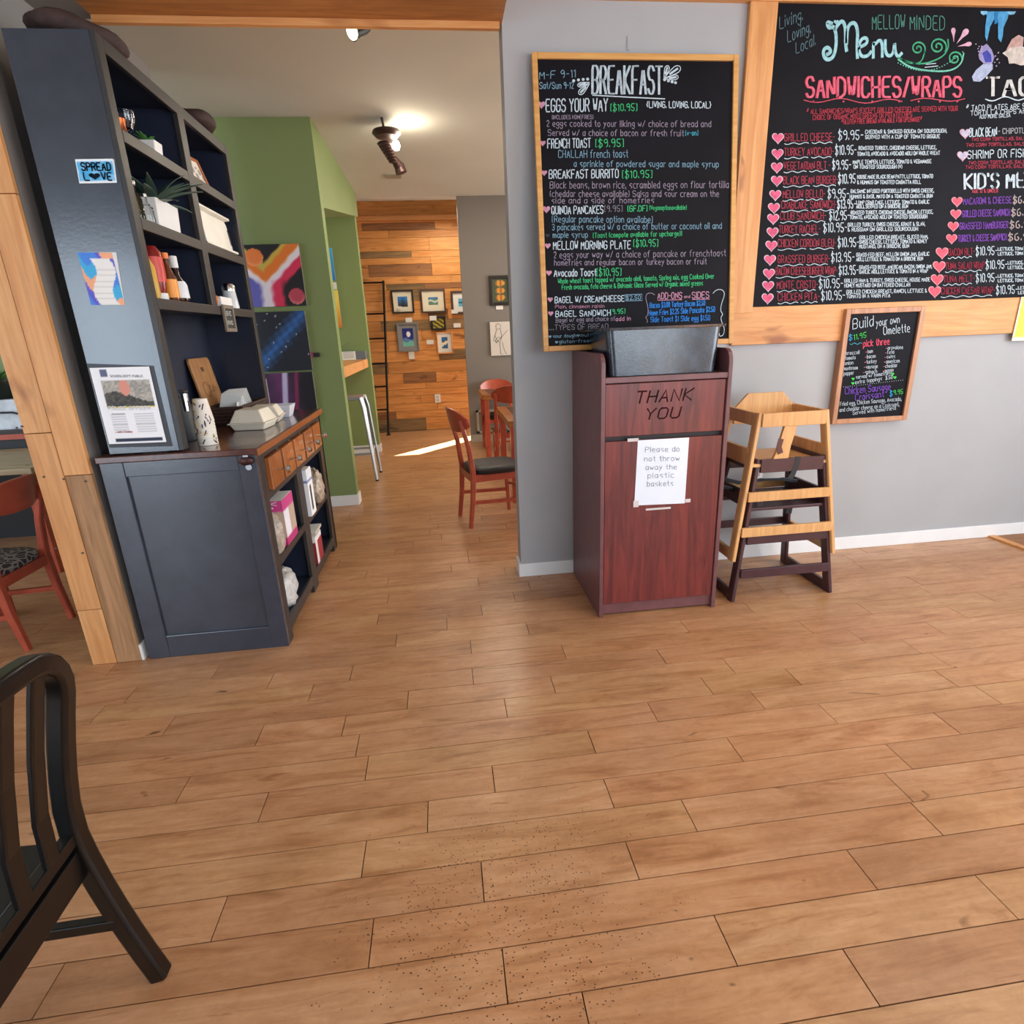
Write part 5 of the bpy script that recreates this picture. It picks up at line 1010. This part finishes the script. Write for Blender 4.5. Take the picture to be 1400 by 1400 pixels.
highchair('highchair', 'dark stained highchair on the floor under the natural wood one', 1.815, 0, DARKW, [('strap', sp3(2.78, (1091, 624), (1090, 632), (1084, 648), (1080, 654)), .03), ('strap', sp3(2.86, (1081, 668), (1083, 682), (1079, 694)), .02), ('buckle', sp3(2.85, (1080, 692), (1078, 702)), .035), ('strap', sp3(2.80, (1034, 673), (1038, 680), (1038, 686)), .028), ('buckle', sp3(2.79, (1038, 685), (1040, 692)), .034), ('strap', sp3(3.0, (990, 655), (1010, 660), (1040, 656), (1070, 655), (1090, 658)), .022), ('strap', sp3(2.95, (985, 664), (1010, 672), (1040, 676), (1085, 672), (1105, 668)), .02)], False, True)
# ------------------------------------------------------------ red diner chairs and tables
PAT = mat('patterned_seat', '3b3036', .8)
def pattern():
    m, nt, b = new('patterned_fabric'); v = N(nt, 'ShaderNodeTexVoronoi', feature='DISTANCE_TO_EDGE'); v.inputs['Scale'].default_value = 1
    nn_ = pos(nt, (26, 26, 26)); nt.links.new(nn_, v.inputs['Vector']); nt.links.new(ramp(nt, v.outputs[0], [(.06, lin('8c8580')), (.13, lin('352b31'))]), b.inputs['Base Color']); b.inputs['Roughness'].default_value = .85; return m
PAT = pattern()
def red_chair(lb, loc, rz, seatm, group):
    t = thing('dining_chair', lb, 'chair', loc, group, rz); L = lambda o: local(o, t)      # chair faces local +X, back at x=0
    w = .36
    for s_ in (-1, 1):
        L(MB().sweep([(-.03, s_*w/2, 0), (.0, s_*w/2, .22), (.015, s_*w/2, .44), (-.01, s_*w/2, .66), (-.065, s_*w/2, .87)], [.032, .04, .045, .038, .03], [.03, .036, .04, .034, .028], (0, 1, 0)).build('leg', REDW, None, smooth=True))
        L(MB().sweep([(.415, s_*(w/2-.01), 0), (.40, s_*(w/2-.005), .43)], [.026, .036], [.026, .036], (0, 1, 0)).build('leg', REDW, None))
        L(MB().bar((.0, s_*w/2, .21), (.405, s_*(w/2-.007), .19), .022, .028).build('stretcher', REDW, None)); L(MB().bar((.0, s_*w/2, .405), (.40, s_*(w/2-.005), .405), .022, .06).build('apron', REDW, None))
    L(MB().tube([(.404, -w/2+.01, .25), (.46, -.08, .25), (.475, 0, .25), (.46, .08, .25), (.404, w/2-.01, .25)], .012, 6).build('front_stretcher', REDW, None)); L(MB().bar((.39, -w/2, .405), (.39, w/2, .405), .022, .06).build('apron', REDW, None)); L(MB().bar((.01, -w/2, .405), (.01, w/2, .405), .022, .06).build('apron', REDW, None))
    se = []
    for k in range(28):
        a = 2*math.pi*k/28; c_, s2 = math.cos(a), math.sin(a); se.append((.225+.225*math.copysign(abs(c_)**.6, c_), .215*math.copysign(abs(s2)**.6, s2)))
    v = []; f = []
    for z, k in ((.432, .96), (.445, 1.0), (.468, 1.0), (.482, .93), (.487, .6)): v += [Vector((.225+(p[0]-.225)*k, p[1]*k, z)) for p in se]
    for i in range(4):
        for j in range(28): f.append((i*28+j, i*28+(j+1) % 28, (i+1)*28+(j+1) % 28, (i+1)*28+j))
    f += [tuple(range(28))[::-1], tuple(range(112, 140))]; L(MB().add(v, f).build('seat', seatm, None, smooth=True))
    v = []; f = []; ny = 16                                                                   # curved back slab with rounded ends
    for i in range(ny+1):
        u = -1+2*i/ny; y = u*.225; x = -.105+.085*(u*u); hh = .095*(1-abs(u)**3.2*.75); zc = .855+.006*(1-u*u)
        for dx, zz in ((0, -hh), (0, hh), (.02, hh), (.02, -hh)): v.append(Vector((x-.02*(zz/.085)+dx, y, zc+zz)))
    for i in range(ny):
        for j in range(4): f.append((i*4+j, i*4+(j+1) % 4, i*4+4+(j+1) % 4, i*4+4+j))
    f += [(0, 1, 2, 3), (ny*4+3, ny*4+2, ny*4+1, ny*4)]; L(MB().add(v, f).build('backrest', REDW, None, .004, smooth=True)); return t
g1 = 'red wooden dining chairs'
red_chair('red wooden dining chair with a black seat beside the front gray wall', (.135, 4.54, 0), R_(12), BLACKF, g1)
red_chair('red chair with a curved back between the two far tables', (.735, 6.24, 0), R_(90), PAT, g1)
red_chair('red chair with a black seat behind the farthest table', (.735, 7.98, 0), R_(-90), BLACKF, g1).scale = (1, 1, .92)
red_chair('red chair with a patterned seat left of the wooden post', (-2.29, 3.12, 0), R_(178), PAT, g1).scale = (1, 1, .93)
def table(lb, x0, x1, y0, y1, z, th, mt_, me_):
    t = thing('dining_table', lb, 'table', ((x0+x1)/2, (y0+y1)/2, 0), 'wooden dining tables'); box('tabletop', me_, x0, x1, y0, y1, z-th, z, t, .004); box('top_inlay', mt_, x0+.09, x1-.09, y0+.09, y1-.09, z-.001, z+.003, t)
    for a in (x0+.05, x1-.05):
        for b in (y0+.05, y1-.05): box('leg', REDW, a-.03, a+.03, b-.03, b+.03, 0, z-th, t, .003)
TBI = mat('table_inlay', '4f3a2e', .35); TBE = wood('table_edge', 'a86a34', '8a5026', None, 0, .35, 17, 0, knots=False)
table('far dining table against the gray wall with a chair behind it',   .47, 1.5, 7.05, 7.80, .775, .06, TBI, TBE); table('nearer dining table cut off by the front wall', .545, 1.6, 4.95, 6.0, .755, .06, mat('table_dark', '4a3e3a', .35), TBE)
TBG = wood('table_gray', '857868', '6a5c50', None, 0, .4, 19, 0, knots=False); TBP = wood('table_pale', 'b8a482', '9c8766', None, 0, .45, 15, 0)
table('gray brown table in front of the patterned chair', -3.6, -2.62, 2.75, 3.45, .70, .04, TBG, TBG)
table('pale wooden table farther back on the left', -4.6, -2.75, 4.05, 4.95, .76, .04, TBP, TBP)
sb = thing('side_console', 'dark console with a plant, seen through the gap left of the post', 'console', (-3.3, 5.1, 0)); box('console_top', mat('console_wood', '2c1613', .3), -4.6, -2.6, 4.98, 5.275, .86, .90, sb, .004); box('console_front', BLACKF, -4.58, -2.62, 5.02, 5.27, .0, .86, sb); box('console_lip', REDW, -4.6, -2.6, 4.97, 4.98, .83, .87, sb)
bx_ = thing('white_machine', 'white boxy appliance on the dark console', 'appliance', (-3.5, 5.12, .9)); box('body', mat('appliance', 'c9cdd4', .4, var=.2, nsc=12), -4.2, -2.95, 5.02, 5.26, .901, 1.14, bx_, .01); MB().tube([(-3.75, 5.0, 1.05), (-3.4, 4.99, 1.04), (-3.1, 4.99, .95), (-3.0, 4.99, .905)], .008).build('cable', BLACKF, bx_)
t = thing('potted_plant', 'leafy green plant in a black pot left of the post', 'plant', (-3.55, 5.12, 1.14)); MB().lathe([(.10, 0), (.15, .13), (.15, .15), (.13, .15)], (-3.55, 5.13, 1.141), 18).build('pot', mat('dark_green_pot', '15201c', .4), t, smooth=True); leaves(26, (-3.55, 5.10, 1.27), .22, .055, mat('fresh_leaf', '4c8a3a', .5, var=.3, nsc=20), t, 1, 33)
# ------------------------------------------------------------ black slatted chair in the foreground
fc = thing('slat_back_chair', 'black slat back wooden chair at the lower left, nearest the camera', 'chair', (-.9, .95, 0))
XK = lambda z: (-.885+.10*((z-.5)/.45)**1.4) if z > .5 else -.885+.078*((.5-z)/.5)**1.5
yN = 1.105; hw = .42; ctr = yN-hw/2
pts = [(XK(z), yN+(.0 if z > .44 else .012*(1-z/.44)), z) for z in (0, .08, .16, .24, .32, .40, .47, .55, .63, .71, .78, .83)]
arc = [(XK(.83+.10*math.sin(a)), yN-.12+.12*math.cos(a), .83+.12*math.sin(a)) for a in (R_(15), R_(30), R_(45), R_(60), R_(75), R_(90))]
topm = [(XK(.95), ctr+.05, .957), (XK(.955), ctr, .96), (XK(.95), ctr-.05, .957)]
half = pts+arc
mir = lambda p: (p[0], 2*ctr-p[1], p[2])
MB().sweep(half+topm+[mir(p) for p in reversed(half)], .043, .042, (0, 0, 1) if 0 else (1, 0, .001)).build('back_hoop', ESPR, fc, .003, smooth=True)
for k in range(1, 5):
    y = ctr+hw*(.5-k/5.0); MB().sweep([(XK(z)+.004, y, z) for z in (.46, .6, .75, .88, .935)], .013, .040, (1, 0, 0)).build('slat', ESPR, fc, .002)
MB().bar((-.885, yN-.01, .475), (-.885, yN-hw+.01, .475), .028, .03).build('back_rail', ESPR, fc, .003)
MB().bar((-.89, yN-.01, .405), (-.89, yN-hw+.01, .405), .03, .075).build('seat_rail', ESPR, fc, .003)
MB().prism([(-.885, yN-.0), (-.89, yN-hw), (-1.34, yN-hw-.02), (-1.36, yN+.02)], 2, .43, .458).build('seat', ESPR, fc, .006)
for s_ in (0, 1):
    y = yN-.005-hw*s_*.98; MB().sweep([(-1.33, y, .43), (-1.345, y+(.01 if not s_ else -.01), 0)], [.042, .034], [.042, .034], (0, 1, 0)).build('leg', ESPR, fc, .002)
    MB().bar((XK(.21), y, .21), (-1.33, y, .20), .022, .030).build('stretcher', ESPR, fc, .003); MB().bar((-.93, y, .40), (-1.33, y, .40), .025, .07).build('side_rail', ESPR, fc, .003)
MB().bar((-1.33, yN, .30), (-1.33, yN-hw, .30), .022, .03).build('stretcher', ESPR, fc, .003)
